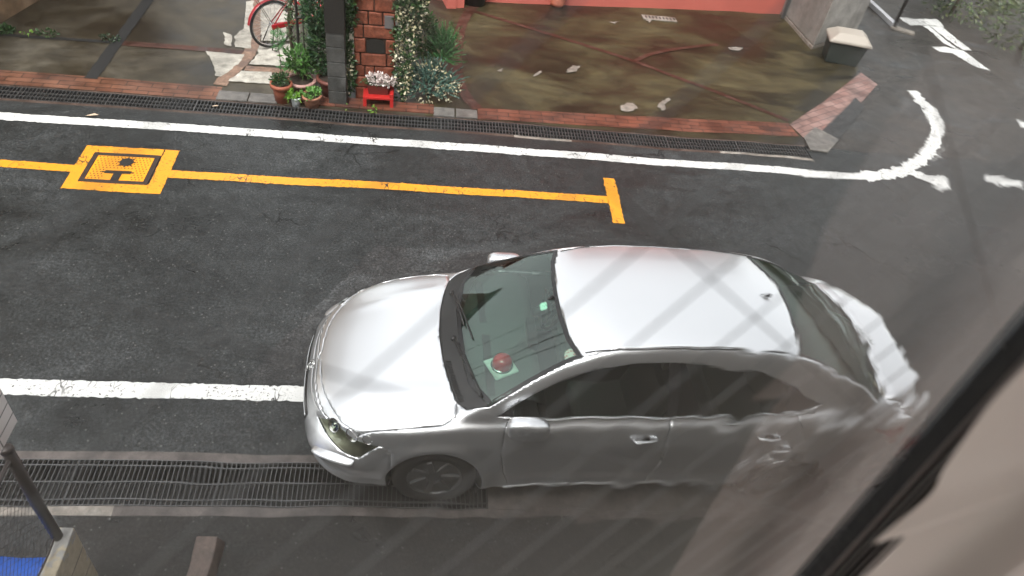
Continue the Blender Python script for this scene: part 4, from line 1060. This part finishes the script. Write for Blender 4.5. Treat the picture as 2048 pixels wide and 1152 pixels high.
mb = MB(); mb.box((-.04,-.075,Rw-.045),(.44,-.045,Rw+.03)); mb.build('chain_guard', M['bikered'], bk, bevel=.02)
mb = MB(); mb.tube([ST, (.27,0,.82)], .012, 8); mb.build('seat_post', M['chrome'], bk)
mb = MB(); mb.lathe([(.0,.0),(.08,.0),(.10,.03),(.085,.06),(0,.065)], (.24,0,.82), 18); mb.build('saddle', M['black'], bk, True)
mb = MB(); mb.tube([HT, (.85,0,.98), (.80,.10,1.02), (.68,.28,1.0), (.58,.29,.99)], .011, 8); mb.tube([(.85,0,.98),(.80,-.10,1.02),(.68,-.28,1.0),(.58,-.29,.99)], .011, 8); mb.build('handlebar', M['chrome'], bk, True)
mb = MB()
for (x0,y0,z0) in ((1.0,-.16,.80),(1.0,.16,.80),(1.28,-.15,.78),(1.28,.15,.78)): mb.tube([(x0,y0,z0),(x0,y0,z0+.22)], .005, 5)
for z in (.80,.86,.92,.98,1.02): mb.tube([(1.0,-.17,z),(1.0,.17,z),(1.29,.16,z),(1.29,-.16,z),(1.0,-.17,z)], .004, 5)
mb.build('basket', M['grate'], bk)
mb = MB(); mb.lathe([(.085,-.004),(.085,.004)], (BB[0],-.06,BB[2]), 20, 0, Matrix.Rotation(math.pi/2,4,'X')); mb.tube([(BB[0],-.07,BB[2]),(BB[0]+.10,-.09,BB[2]-.13)], .009, 6); mb.tube([(BB[0],.05,BB[2]),(BB[0]-.10,.08,BB[2]+.13)], .009, 6); mb.box((BB[0]+.06,-.17,BB[2]-.145),(BB[0]+.15,-.09,BB[2]-.12)); mb.box((BB[0]-.15,.08,BB[2]+.12),(BB[0]-.06,.16,BB[2]+.145)); mb.build('crank', M['iron_black'], bk)
mb = MB(); mb.tube([(0,.055,Rw),(-.10,.14,.04),(-.02,.15,.0)], .008, 6); mb.tube([(0,-.055,Rw),(-.10,-.14,.04),(-.02,-.15,.0)], .008, 6); mb.build('kickstand', M['iron_black'], bk, True)
mb = MB(); 
for y in (-.06,-.02,.02,.06): mb.tube([(-.22,y,.72),(.2,y,.72)], .005, 5)
mb.tube([(-.2,.06,.72),(0,.05,Rw)], .005, 5); mb.tube([(-.2,-.06,.72),(0,-.05,Rw)], .005, 5); mb.build('rear_rack', M['chrome'], bk)

# ------------------------------------------------------------------ buildings across the street
M['pink'] = plain('salmon_render', (.50,.125,.095), .7, 0, .12, 3, .2)
M['greyw'] = concrete('grey_render', [(.20,.185,.165),(.25,.235,.215),(.30,.285,.265)], .8, (.6,.8))
M['tan'] = concrete('tan_render', [(.16,.11,.06),(.22,.155,.09),(.27,.20,.13)], 1, (.7,.9))
M['win'] = glass('house_window_glass', (.1,.12,.12), 1.5); M['wframe'] = plain('window_frame', (.08,.07,.06), .4, .3)
M['roof'] = plain('dark_roof', (.06,.055,.055), .5)
def house(name, label, x0, x1, y0, y1, h, mat, rz=0, wins=(), doors=(), roof=.4, origin=None):
    o = origin or (x0, y0)
    t = thing(name, label, 'house', (o[0], o[1], 0), rz); W_, D_ = x1-x0, y1-y0
    w_ = MB(); holes = sorted([(a, b, c_, d) for a, b, c_, d in wins]+[(a, b, 0, d) for a, b, d in doors])
    # front wall pieced around the openings
    xsx = sorted({0, W_} | {v for q_ in holes for v in q_[:2]}); zsz = sorted({0, h} | {v for q_ in holes for v in q_[2:]})
    for a, b in zip(xsx, xsx[1:]):
        for c_, d in zip(zsz, zsz[1:]):
            if any(a >= q_[0]-1e-6 and b <= q_[1]+1e-6 and c_ >= q_[2]-1e-6 and d <= q_[3]+1e-6 for q_ in holes): continue
            w_.add([(a,0,c_),(b,0,c_),(b,0,d),(a,0,d)], [(0,1,2,3)])
    for (a, b, c_, d) in holes:
        for q_ in (((a,0,c_),(a,.15,c_),(a,.15,d),(a,0,d)), ((b,0,c_),(b,.15,c_),(b,.15,d),(b,0,d)), ((a,0,d),(b,0,d),(b,.15,d),(a,.15,d)), ((a,0,c_),(b,0,c_),(b,.15,c_),(a,.15,c_))): w_.add(q_, [(0,1,2,3)])
    for q_ in (((0,0,0),(0,D_,0),(0,D_,h),(0,0,h)), ((W_,0,0),(W_,D_,0),(W_,D_,h),(W_,0,h)), ((0,D_,0),(W_,D_,0),(W_,D_,h),(0,D_,h)), ((0,0,h),(W_,0,h),(W_,D_,h),(0,D_,h)), ((0,.3,.0),(W_,.3,0),(W_,.3,h),(0,.3,h))): w_.add(q_, [(0,1,2,3)])
    w_.build('wall', mat, t)
    if roof:
        r = MB(); r.box((-roof,-roof,h+.005),(W_+roof,D_+roof,h+.18)); r.build('roof', M['roof'], t, bevel=.02)
    for (a, b, c_, d) in wins:
        f = MB()
        for q_ in ((a,a+.05,c_,d),(b-.05,b,c_,d),(a+.05,b-.05,c_,c_+.05),(a+.05,b-.05,d-.05,d),((a+b)/2-.02,(a+b)/2+.02,c_+.05,d-.05)): f.box((q_[0],.08,q_[2]),(q_[1],.12,q_[3]))
        fo = f.build('window', M['wframe'], t); g_ = MB(); g_.box((a+.05,.095,c_+.05),(b-.05,.103,d-.05)); g_.build('pane', M['win'], fo)
    for (a, b, d) in doors:
        f = MB(); f.box((a,.08,0),(b,.13,d)); fo = f.build('door', M['wframe'], t, bevel=.01); g_ = MB(); g_.tube([(b-.12,.06,.95),(b-.12,.03,.97),(b-.12,.03,1.1),(b-.12,.06,1.12)], .012, 6); g_.build('handle', M['chrome'], fo)
    return t
pkL, pkR = G(1000, 2), G(1545, 22); ang_p = math.atan2(pkR.y-pkL.y, pkR.x-pkL.x)
house('pink_house', 'salmon pink rendered house at the back of the brown driveway', 0, 6.35, 0, 6, 5.8, M['pink'], ang_p, [(1.0,2.4,.95,2.1),(3.9,5.3,.95,2.1),(1.0,2.4,3.6,4.8),(3.9,5.3,3.6,4.8)], [], .45, (pkL.x-.35, pkL.y-.05))
p = G(890, 14); pr = thing('pink_porch_wall', 'narrow salmon pink wall end left of the green basin', 'wall', (p.x, p.y, 0), math.radians(12))
mb = MB(); mb.box((0,0,.0),(.16,1.8,1.3)); mb.build('wall', M['pink'], pr, bevel=.004); mb = MB(); mb.box((.161,.02,0),(.30,.16,1.25)); mb.build('pier', M['pink'], pr, bevel=.004); mb = MB(); mb.box((-.02,-.02,1.302),(.32,1.82,1.36)); mb.build('coping', M['stone'], pr, bevel=.006)
a = G(1560,30); c0 = G(1616,93); b_ = G(1700,68); d1 = (a-c0); d2 = (b_-c0)
gh = thing('grey_house', 'plain grey rendered house corner behind the plastic storage bin', 'house', (c0.x, c0.y, 0), 0)
d1n = Vector((d1.x, d1.y, 0)).normalized(); d2n = Vector((d2.x, d2.y, 0)).normalized(); L1, L2 = 6.0, d2.length
mb = MB(); mb.prism([(0,0),(d1n.x*L1,d1n.y*L1),(d1n.x*L1+d2n.x*L2,d1n.y*L1+d2n.y*L2),(d2n.x*L2,d2n.y*L2)], .06, 6.0); mb.build('wall', M['greyw'], gh, bevel=.02)
mb = MB(); pl_ = [(-.02,-.02),(d1n.x*L1,d1n.y*L1),(d1n.x*L1+d2n.x*L2,d1n.y*L1+d2n.y*L2),(d2n.x*L2+.02,d2n.y*L2-.01)]; mb.prism(pl_, 0, .055); mb.build('plinth', M['kerb_pale'], gh)
mb = MB(); mb.prism([(-.3,-.35),(d1n.x*L1-.3,d1n.y*L1+.3),(d1n.x*L1+d2n.x*L2+.3,d1n.y*L1+d2n.y*L2+.3),(d2n.x*L2+.4,d2n.y*L2-.1)], 6.01, 6.15); mb.build('roof', M['roof'], gh)
p = G(1562, 30); mb = MB(); mb.tube([(p.x-.05,p.y,0),(p.x-.05,p.y,5.9)], .035, 10); tag(mb.build('downpipe', plain('grey_pipe', (.28,.28,.29), .4), None, True), 'thin grey downpipe where the pink house meets the grey house', 'downpipe')
tl, tr_ = G(0,45), G(75,0)
tw = thing('tan_house', 'tan rendered house wall at the far left corner of the grey driveway', 'house', (tl.x, tl.y, 0), math.atan2(tr_.y-tl.y, tr_.x-tl.x))
mb = MB(); mb.box((-2.5,0,0),(4,5,5.6)); mb.build('wall', M['tan'], tw, bevel=.01); mb = MB(); mb.box((-2.8,-.3,5.605),(4.3,5.3,5.75)); mb.build('roof', M['roof'], tw)

# items along the pink wall
p = G(945, 12); t = thing('green_basin_plant', 'ring of bright green leaves in a dark tub beside the pink wall end', 'potted plant', (p.x, p.y+.2, 0))
mb = MB(); mb.lathe([(0,0),(.18,0),(.22,.2),(.24,.2),(.24,.22),(.20,.22),(.18,.1)], n=28); mb.build('pot', plain('black_tub', (.04,.04,.04), .5), t, True)
leaves('foliage', [((0,0,.25),(.26,.22,.06))], 500, .06, M['lime'], t, 31, .5)
p = G(1111, 12); t = thing('terracotta_pot', 'stacked round terracotta pot standing against the pink wall', 'pot', (p.x, p.y+.12, 0))
mb = MB(); mb.lathe([(0,0),(.11,0),(.13,.07),(.12,.075),(.145,.14),(.13,.145),(.155,.22),(.165,.22),(.165,.26),(.14,.26),(.13,.2),(0,.2)], n=28); mb.build('pot', M['terra'], t, True)
mb = MB(); mb.lathe([(.14,.235),(0,.245)], n=20); mb.build('soil', M['soil'], t, True)
gq = [G(1283,24), G(1350,31), G(1350,42), G(1283,36)]
dc = thing('concrete_cover', 'pale grey rectangular concrete drain lid set in the driveway by the pink wall', 'cover', (gq[3].x, gq[3].y, .004), math.atan2(gq[2].y-gq[3].y, gq[2].x-gq[3].x))
LX = math.dist(gq[3][:2], gq[2][:2]); LY = .17
mb = MB(); mb.box((0,0,0),(LX,LY,.02)); mb.build('slab', M['kerb_pale'], dc, bevel=.004)
for k in range(9):
    mb = MB(); mb.box((.05+k*LX/9.6, .04, .0202), (.05+k*LX/9.6+.025, LY-.04, .0215)); mb.build('slot', M['channel'], dc)
# storage bin
s0, s1 = G(1640,118), G(1722,134)
t = thing('storage_bin', 'dark green plastic storage bin with a pale lid at the grey house corner', 'storage bin', (s0.x-.04, s0.y-.04, 0), math.atan2(s1.y-s0.y, s1.x-s0.x))
BW, BD, BH = (s1-s0).length-.08, .44, .36
mb = MB(); mb.add([(.05,.04,0),(BW-.05,.04,0),(BW-.05,BD-.04,0),(.05,BD-.04,0),(0,0,BH),(BW,0,BH),(BW,BD,BH),(0,BD,BH)], [(3,2,1,0),(0,1,5,4),(1,2,6,5),(2,3,7,6),(3,0,4,7),(4,5,6,7)]); mb.build('bin_body', plain('dark_green_plastic', (.028,.035,.032), .45, 0, .2, 5), t, bevel=.025)
mb = MB(); e = .035; k = .10; zt = .15
mb.add([(-e,-e,BH+.004),(BW+e,-e,BH+.004),(BW+e,BD+e,BH+.004),(-e,BD+e,BH+.004),(-e,-e,BH+.05),(BW+e,-e,BH+.05),(BW+e,BD+e,BH+.05),(-e,BD+e,BH+.05),(k,k*.8,BH+zt),(BW-k,k*.8,BH+zt),(BW-k,BD-k*.8,BH+zt),(k,BD-k*.8,BH+zt)],
    [(3,2,1,0),(0,1,5,4),(1,2,6,5),(2,3,7,6),(3,0,4,7),(4,5,9,8),(5,6,10,9),(6,7,11,10),(7,4,8,11),(8,9,10,11)]); mb.build('lid', plain('cream_plastic', (.36,.32,.275), .5, 0, .06, 4), t, bevel=.02)
# street barrier top right: pipe post and rail
p = G(1778, 50); q_ = G(1728, 2)
t = thing('pipe_barrier', 'dark upright pipe with a pale slanting kerb rail beyond the storage bin', 'barrier', (p.x, p.y, 0))
mb = MB(); mb.tube([(0,0,0),(0,0,1.3)], .03, 10); mb.build('post', M['iron_black'], t, True)
dd_ = (q_-p); mb = MB(); mb.box((0,-.05,.0),(dd_.length*1.6,.05,.09), 0, Matrix.Rotation(math.atan2(dd_.y, dd_.x), 4, 'Z')); mb.build('rail', plain('pale_rail', (.38,.38,.40), .5), t, bevel=.01)
mb = MB(); mb.box((-.05,-.08,.0),(.35,.08,.03), 0, Matrix.Rotation(-.5, 4, 'Z')); mb.build('foot', M['kerb_pale'], t)
# hedge bush top right
p = G(2010, 110)
t = thing('hedge', 'loose green roadside hedge in the top right beyond the road marking', 'hedge', (p.x+.5, p.y+.5, 0))
leaves('foliage', [((0,0,.5),(1.1,.9,.6)), ((-.7,1.4,.6),(.9,.9,.7)), ((1.0,2.6,.7),(1.3,1.3,.8)), ((-.2,3.2,.8),(1.2,1.2,.8))], 9000, .10, leafmat('hedge_leaves', [(.025,.05,.018),(.045,.08,.025),(.08,.12,.04),(.02,.04,.015),(.14,.16,.06)]), t, 41, .45)
mb = MB()
for (x, y) in ((0,0),(-.7,1.4),(1,2.6),(-.2,3.2)): mb.tube([(x,y,0),(x+.05,y,.6)], [.04,.02], 6)
mb.build('trunk', M['bark'], t, True)

# ------------------------------------------------------------------ near yard: wheel stop, block wall, fence, tarp
w0, w1 = G(388,1066), G(438,1068); 
t = MB(); t.add([(0,0,0),(.20,0,0),(.20,-.75,0),(0,-.75,0),(.03,-.02,.11),(.165,-.02,.11),(.165,-.73,.11),(.03,-.73,.11)], [(0,1,2,3),(4,7,6,5),(0,4,5,1),(1,5,6,2),(2,6,7,3),(3,7,4,0)])
o = t.build('wheel_stop', concrete('brown_concrete', [(.08,.055,.045),(.12,.085,.07),(.16,.12,.10)], 4), None, bevel=.008); o.location = (w0.x, w0.y-.02, 0); tag(o, 'low brown concrete wheel stop on the near yard below the drain', 'wheel stop')
cr = G(198,1137); hW = .61; WX = cr.x; WY = cr.y
cp_ = G(107,1055,hW); TW = WX-cp_.x
t = thing('block_wall', 'low cream painted concrete block wall end with a worn grey patch, at the lower left', 'wall', (WX, WY, 0))
t_ = NT('cream_block_paint'); pp = t_.obj()
cb = t_.mix(t_.rampv(t_.noise(pp, 3.2, 4, .6), [(.50, 0), (.52, 1)]), (.42,.36,.26), (.34,.33,.31))
cb = t_.mix(1, cb, t_.rampv(t_.noise(pp, 20, 4), [(.3,.8),(.7,1.15)]), 'MULTIPLY'); t_.bump(t_.noise(pp, 50, 4), .3, .004); M['cream'] = t_.set(Base_Color=cb, Roughness=.8)
mb = MB()
for r in range(3):
    for k in range(5): mb.box((-TW, -.40*(k+1)+.004+(.2 if r % 2 and k else 0), r*.203+.002), (0, -.40*k-.004*0+(.2 if r % 2 and k else 0)-(.0 if k == 0 else .0), (r+1)*.203-.002))
mb2 = MB(); mb2.box((-TW,-2.0,0),(0,0,hW)); mb2.build('wall', M['cream'], t, bevel=.008)
for k in range(1, 4):
    mb = MB(); mb.box((-TW-.001,-.39*k-.004,0),(.0015,-.39*k+.002,hW+.0015)); mb.build('joint', M['kerbstone'], t)
for z in (.20,.405):
    mb = MB(); mb.box((.0,-2.0,z-.003),(.002,-.002,z+.003)); mb.build('joint', M['kerbstone'], t)
# fence post standing on it
def zat(bx_, by_, px, py):
    best = None
    for i in range(500):
        z = i*.01; v = RW.transposed() @ Vector((bx_, by_, z-CAMH)); d = math.hypot(CX+FPX*v.x/-v.z-px, CY-FPX*v.y/-v.z-py)
        if best is None or d < best[0]: best = (d, z)
    return best[1]
pb_ = G(113,1062,hW); PZ = zat(pb_.x, pb_.y, 12, 892)
fe = thing('mesh_fence', 'dark brown fence post carrying wire mesh on the low cream wall', 'fence', (pb_.x, pb_.y, hW))
M['brownm'] = plain('dark_brown_metal', (.035,.026,.024), .4, .3, .2, 9)
mb = MB(); mb.tube([(0,0,0),(0,0,PZ-hW)], .030, 16); mb.lathe([(.034,0),(.034,.02),(.02,.03),(0,.032)], (0,0,PZ-hW), 16); mb.build('post', M['brownm'], fe, True)
mb = MB(); FH = PZ-hW-.06
s_ = .055; nn_ = int(2.0/s_)
for k in range(-int(FH/s_), nn_):
    y0 = -k*s_
    pts = []
    a0, a1 = (max(0, -k*s_*-1 if False else 0)), FH
    # two diagonal families in the plane x = 0, y from 0 to -2
    for dr in (1, -1):
        z0, z1 = 0.02, FH
        ya, yb2 = y0, y0-dr*(z1-z0)
        if dr < 0: ya, yb2 = y0-FH, y0
        P0, P1 = Vector((0, ya, z0)), Vector((0, yb2, z1))
        lo, hi = -2.0, -.02
        def clip(P0, P1):
            d = P1-P0; t0, t1 = 0, 1
            if abs(d.y) < 1e-9: return None
            ta, tb_ = (lo-P0.y)/d.y, (hi-P0.y)/d.y
            if ta > tb_: ta, tb_ = tb_, ta
            t0, t1 = max(0, ta), min(1, tb_)
            return (P0+d*t0, P0+d*t1) if t1 > t0+.01 else None
        c_ = clip(P0, P1)
        if c_: mb.tube([c_[0]+Vector((.002*dr,0,0)), c_[1]+Vector((.002*dr,0,0))], .0012, 4, cap=False)
mb.build('wire_mesh', M['brownm'], fe)
mb = MB(); mb.tube([(0,0,FH),(0,-2.0,FH)], .014, 8); mb.tube([(0,-.0,.03),(0,-2.0,.03)], .006, 6); mb.build('rail', M['brownm'], fe)
# blue tarpaulin heap behind the fence
tp = G(35, 1110, .25); mb = MB(); n = 26; vs = []
for i in range(n+1):
    for j in range(n+1):
        x, y = -1.0+1.35*i/n, -1.3+1.45*j/n; e = (1-abs(2*i/n-1)**4)*(1-abs(2*j/n-1)**4)
        z = .02+.33*e+.10*noise.noise(Vector((x*3, y*3, 1)))*e+.03*noise.noise(Vector((x*11, y*11, 4)))
        vs.append((x, y, max(z, .012)))
mb.add(vs, [(i*(n+1)+j, (i+1)*(n+1)+j, (i+1)*(n+1)+j+1, i*(n+1)+j+1) for i in range(n) for j in range(n)])
o = mb.build('blue_tarpaulin', plain('blue_tarpaulin', (.01,.11,.55), .45, 0, .25, 6, .3), None, True); o.location = (tp.x-.05, tp.y, 0); tag(o, 'crumpled bright blue tarpaulin behind the wire mesh fence', 'tarpaulin')

# ------------------------------------------------------------------ the window the photograph is taken through
WA = Vector((.011, .054, 0)); UA = math.radians(22.5); U = Vector((math.cos(UA), math.sin(UA), 0)); NN = Vector((-math.sin(UA), math.cos(UA), 0))
def on_pane(px, py):
    r = ray(px, py); t = WA.dot(NN)/r.dot(NN); q = r*t; return (q-WA).dot(U), CAMH+q.z
js = [on_pane(2048, 625)[0], on_pane(1850, 850)[0], on_pane(1640, 1152)[0]]
JU = sum(js)/3+.004
print('JAMB', js, [on_pane(*p) for p in ((0,0),(0,1151),(2047,0),(1024,576),(2048,800),(1888,936),(1720,1151))])
WZ0, WZ1 = CAMH-.75, CAMH+.65; WL = -1.15
# frame origin
FR = Matrix.Translation((WA.x, WA.y, 0)) @ Matrix.Rotation(UA, 4, 'Z')      # local x along the wall, y outwards
M['gasket'] = plain('black_gasket', (.012,.012,.013), .28, 0, .3, 25, .3)
M['alu'] = plain('dark_bronze_frame', (.03,.028,.027), .35, .5, .2, 8)
win = thing('wired_window', 'wire-mesh glass window with a black frame the street is seen through', 'window'); win.matrix_world = FR
fm = MB()
fm.box((JU,-.003,WZ0),(JU+.010,.002,WZ1)); 
for k in range(5): fm.box((JU+.012+k*.0045,-.0045+.0012*(k%2),WZ0),(JU+.0145+k*.0045,.003,WZ1))
fm.build('gasket', M['gasket'], win)
fm = MB()
for k, o_ in enumerate((.0042, .0105, .0188, .0262)): fm.box((JU+o_,-.0052,WZ0),(JU+o_+.0007,-.0046+.0001*k,WZ1))
fm.build('glint_bead', M['grate'], win)  # slim metal edges whose pale colour stands in for glints on the gasket
fm = MB(); fm.box((JU+.010,-.003,WZ0),(JU+.05,.0035,WZ1)); fm.box((WL-.05,-.02,WZ0),(WL,.02,WZ1)); fm.box((WL-.05,-.02,WZ0-.05),(1.2,.02,WZ0)); fm.box((WL-.05,-.02,WZ1),(1.2,.02,WZ1+.05)); fm.build('frame', M['alu'], win)
# glass
def pane_mat():
    t = NT('wired_glass'); t.t.nodes.remove(t.b)
    rf = t.n('ShaderNodeBsdfRefraction'); rf.inputs['IOR'].default_value = 1.004; rf.inputs['Roughness'].default_value = 0; rf.inputs['Color'].default_value = (.97,.98,.97,1)
    mp = t.n('ShaderNodeMapping'); t.l(t.obj(), mp.inputs[0]); mp.inputs['Scale'].default_value = (1, 1, .8)
    bp = t.n('ShaderNodeBump'); bp.inputs['Strength'].default_value = 1; bp.inputs['Distance'].default_value = .0016
    h = t.math('ADD', t.math('MULTIPLY', t.noise(mp.outputs[0], 170, 1, .5), .5), t.math('MULTIPLY', t.noise(mp.outputs[0], 70, 1, .5), 2.4))
    sx = t.n('ShaderNodeSeparateXYZ'); t.l(t.obj(), sx.inputs[0])      # the old glass is more warped towards its edge
    w_ = t.n('ShaderNodeMapRange'); t.l(sx.outputs[0], w_.inputs[0]); w_.inputs[1].default_value = .03; w_.inputs[2].default_value = .13; w_.inputs[3].default_value = .8; w_.inputs[4].default_value = 2.6
    h = t.math('MULTIPLY', h, w_.outputs[0])
    t.l(h, bp.inputs['Height']); t.l(bp.outputs[0], rf.inputs['Normal'])
    gl = t.n('ShaderNodeBsdfGlossy'); gl.inputs['Roughness'].default_value = .02
    fr = t.n('ShaderNodeFresnel'); fr.inputs['IOR'].default_value = 1.5
    f2 = t.math('DIVIDE', t.math('MULTIPLY', fr.outputs[0], 2), t.math('ADD', fr.outputs[0], 1))   # both faces of the pane
    mx = t.n('ShaderNodeMixShader'); t.l(f2, mx.inputs[0]); t.l(rf.outputs[0], mx.inputs[1]); t.l(gl.outputs[0], mx.inputs[2])
    t.l(mx.outputs[0], t.t.nodes['Material Output'].inputs[0]); return t.m
PANE = True
if PANE:
    mb = MB(); mb.add([(WL,0,WZ0),(JU,0,WZ0),(JU,0,WZ1),(WL,0,WZ1)], [(0,1,2,3)]); mb.build('pane', pane_mat(), win)
# embedded diamond wire mesh
mb = MB(); sp = .0245; H_ = WZ1-WZ0; sl_ = .9
M['wire'] = plain('steel_wire', (.11,.11,.11), .5, .2, .1, 50, .0)
k = -int((H_/sl_)/sp)-2
while WL+k*sp < JU:
    for dr in (1, -1):
        x0 = WL+k*sp+random.uniform(-.002, .002); x1 = x0+H_/sl_
        pts = ((x0, WZ0), (x1, WZ1)) if dr > 0 else ((x0, WZ1), (x1, WZ0))
        t0 = max(0, (WL-x0)/(x1-x0)); t1 = min(1, (JU-x0)/(x1-x0))
        if t1 > t0 and (dr > 0 or k % 2 == 0):
            f_ = lambda t: (x0+(x1-x0)*t, .0015+.0006*dr, pts[0][1]+(pts[1][1]-pts[0][1])*t)
            mb.tube([f_(t0), f_(t1)], .00017, 4, cap=False)
    k += 1
mb.build('wire_mesh', M['wire'], win)
# curtain beside the jamb, inside the room
M['curtain'] = NT('beige_curtain')
t_ = M['curtain']; n_ = t_.noise(t_.obj(), 1800, 2); c_ = t_.mix(n_, (.74,.63,.56), (.88,.77,.70)); t_.bump(n_, .3, .0005); t_.set(Base_Color=c_, Roughness=.9)
tl_ = t_.n('ShaderNodeBsdfTranslucent'); t_.l(c_, tl_.inputs[0]); mx_ = t_.n('ShaderNodeMixShader'); mx_.inputs[0].default_value = .45
t_.l(t_.b.outputs[0], mx_.inputs[1]); t_.l(tl_.outputs[0], mx_.inputs[2]); t_.l(mx_.outputs[0], t_.t.nodes['Material Output'].inputs[0]); M['curtain'] = t_.m
cu = [on_pane(2048, 730), on_pane(1990, 800), on_pane(1888, 936), on_pane(1857, 999), on_pane(1814, 1061), on_pane(1736, 1096), on_pane(1720, 1151)]
mb = MB(); nz, nx = 60, 60; vs = []
CO = -.02
def ce(px, py):
    # the curtain hangs CO inside the pane plane
    r = ray(px, py); t = (WA+NN*CO).dot(NN)/r.dot(NN); q = r*t; return ((q-WA).dot(U), CAMH+q.z)
edge = sorted([(z, x) for x, z in [ce(*p) for p in ((2048,735),(1990,800),(1931,878),(1888,936),(1857,999),(1814,1061),(1736,1096),(1718,1151))]])
edge = [(WZ0-.4, edge[0][1]-.002)]+[(z, x) for z, x in edge]+[(edge[-1][0]+.05, edge[-1][1]+.004),(WZ1+.1, edge[-1][1]+.006)]
zl = [WZ0-.4+(edge[1][0]-.005-(WZ0-.4))*i/10 for i in range(10)]+[edge[1][0]-.005+(edge[-2][0]-edge[1][0]+.01)*i/50 for i in range(50)]+[edge[-2][0]+.005+(WZ1+.1-edge[-2][0])*i/8 for i in range(1, 9)]
for z in zl:
    xe = itp(z, edge)
    for i in range(nx+1):
        u_ = (i/nx)**1.5*.55; vs.append((xe+u_, CO-.12*u_+.004*math.sin((u_)*70+2*noise.noise(Vector((u_*9, 0, z*5))))*min(1, u_*5)+.0015*noise.noise(Vector((u_*30, 3, z*30))), z))
mb.add(vs, [(i*(nx+1)+j, i*(nx+1)+j+1, (i+1)*(nx+1)+j+1, (i+1)*(nx+1)+j) for i in range(len(zl)-1) for j in range(nx)])
o = mb.build('curtain', M['curtain'], None, True); o.matrix_world = FR; tag(o, 'beige fabric curtain hanging beside the black window frame', 'curtain')
# own room and building wall around the window
M['room'] = plain('room_wall', (.72,.68,.62), .85, 0, .05, 3); M['facade'] = plain('brown_facade', (.085,.075,.062), .8, 0, .1, 4)
rm = MB(); y0, y1 = .02, .16
for (a, b, c_, d) in ((-2.6, WL-.05, CAMH-1.35, CAMH+1.35), (1.2, 2.6, CAMH-1.35, CAMH+1.35), (WL-.05, 1.2, CAMH-1.35, WZ0-.05), (WL-.05, 1.2, WZ1+.05, CAMH+1.35)): rm.box((a, y0-.02, c_), (b, y0+.10, d))
rm.box((-2.6, -3.2, CAMH-1.45), (2.6, .12, CAMH-1.352)); rm.box((-2.6, -3.2, CAMH+1.352), (2.6, .12, CAMH+1.45)); rm.box((-2.7, -3.2, CAMH-1.45), (-2.602, .12, CAMH-.7)); rm.box((-2.7, -3.2, CAMH+1.1), (-2.602, .12, CAMH+1.45)); rm.box((-2.7, -.6, CAMH-.7), (-2.602, .12, CAMH+1.1)); rm.box((-2.7, -3.2, CAMH-.7), (-2.602, -2.8, CAMH+1.1)); rm.box((2.602, -3.2, CAMH-1.45), (2.7, .12, CAMH+1.45)); rm.box((-2.7, -3.3, CAMH-1.45), (2.7, -3.202, CAMH+1.45))  # opening in the unseen left wall added to let light into the room
o = rm.build('own_room', M['room']); o.matrix_world = FR; o['kind'] = 'structure'
fc = MB()
for (a, b, c_, d) in ((-14, -2.6, 0, 8.5), (2.6, 12, 0, 8.5), (-2.6, 2.6, 0, CAMH-1.45), (-2.6, 2.6, CAMH+1.45, 8.5)): fc.box((a, y0+.02, c_), (b, y0+.102, d))
ob = thing('own_building', 'brown rendered building front with the wire glass window, on the near side of the road', 'building'); ob.matrix_world = FR
fc.build('wall', M['facade'], ob)
# tiled corner of the own building at the left
zt_ = 3.0; c_ = G(35, 832, zt_)
t = thing('tiled_balcony', 'white tiled balcony corner jutting in at the left edge above the fence post', 'balcony', (c_.x, c_.y, zt_))
tm = NT('white_tile'); tb_ = tm.n('ShaderNodeTexBrick'); cmap = tm.n('ShaderNodeMapping'); tm.l(tm.obj(), cmap.inputs[0]); cmap.inputs['Rotation'].default_value = (math.pi/2, 0, math.pi/2)
cmb = tm.n('ShaderNodeSeparateXYZ'); tm.l(tm.obj(), cmb.inputs[0]); cx_ = tm.n('ShaderNodeCombineXYZ'); tm.l(tm.math('ADD', cmb.outputs[0], cmb.outputs[1]), cx_.inputs[0]); tm.l(cmb.outputs[2], cx_.inputs[1]); tm.l(cx_.outputs[0], tb_.inputs['Vector'])
tb_.offset = 0; tb_.inputs['Color1'].default_value = (.60,.54,.52,1); tb_.inputs['Color2'].default_value = (.56,.51,.49,1); tb_.inputs['Mortar'].default_value = (.12,.10,.09,1)
tb_.inputs['Scale'].default_value = 1; tb_.inputs['Brick Width'].default_value = .10; tb_.inputs['Row Height'].default_value = .045; tb_.inputs['Mortar Size'].default_value = .003
tm.set(Base_Color=tb_.outputs[0], Roughness=.3)
mb = MB(); mb.box((-1.2,-.9,0),(0,0,1.1)); mb.build('wall', tm.m, t, bevel=.004)
mb = MB(); mb.box((-1.22,-.92,1.102),(.02,.02,1.16)); mb.build('coping', M['kerbstone'], t, bevel=.006)
# overhead cables that the windscreen mirrors
M['cable'] = plain('black_cable', (.012,.012,.012), .6)
for k, (y, z, r_, lab) in enumerate(((6.2, 7.6, .02, 'thick black overhead cable nearest the window'), (6.9, 7.8, .03, 'twisted pair of black overhead cables, second from the window'), (7.7, 8.3, .018, 'thin overhead cable high above the far white line'), (8.6, 7.4, .022, 'low black overhead cable above the far drain'))):
    mb = MB(); mb.tube([(-22+44*i/40, y, z-.5*(1-((i-20)/20)**2)) for i in range(41)], r_, 6)
    tag(mb.build('overhead_cable', M['cable'], None, True), lab, 'cable', 'overhead cables')
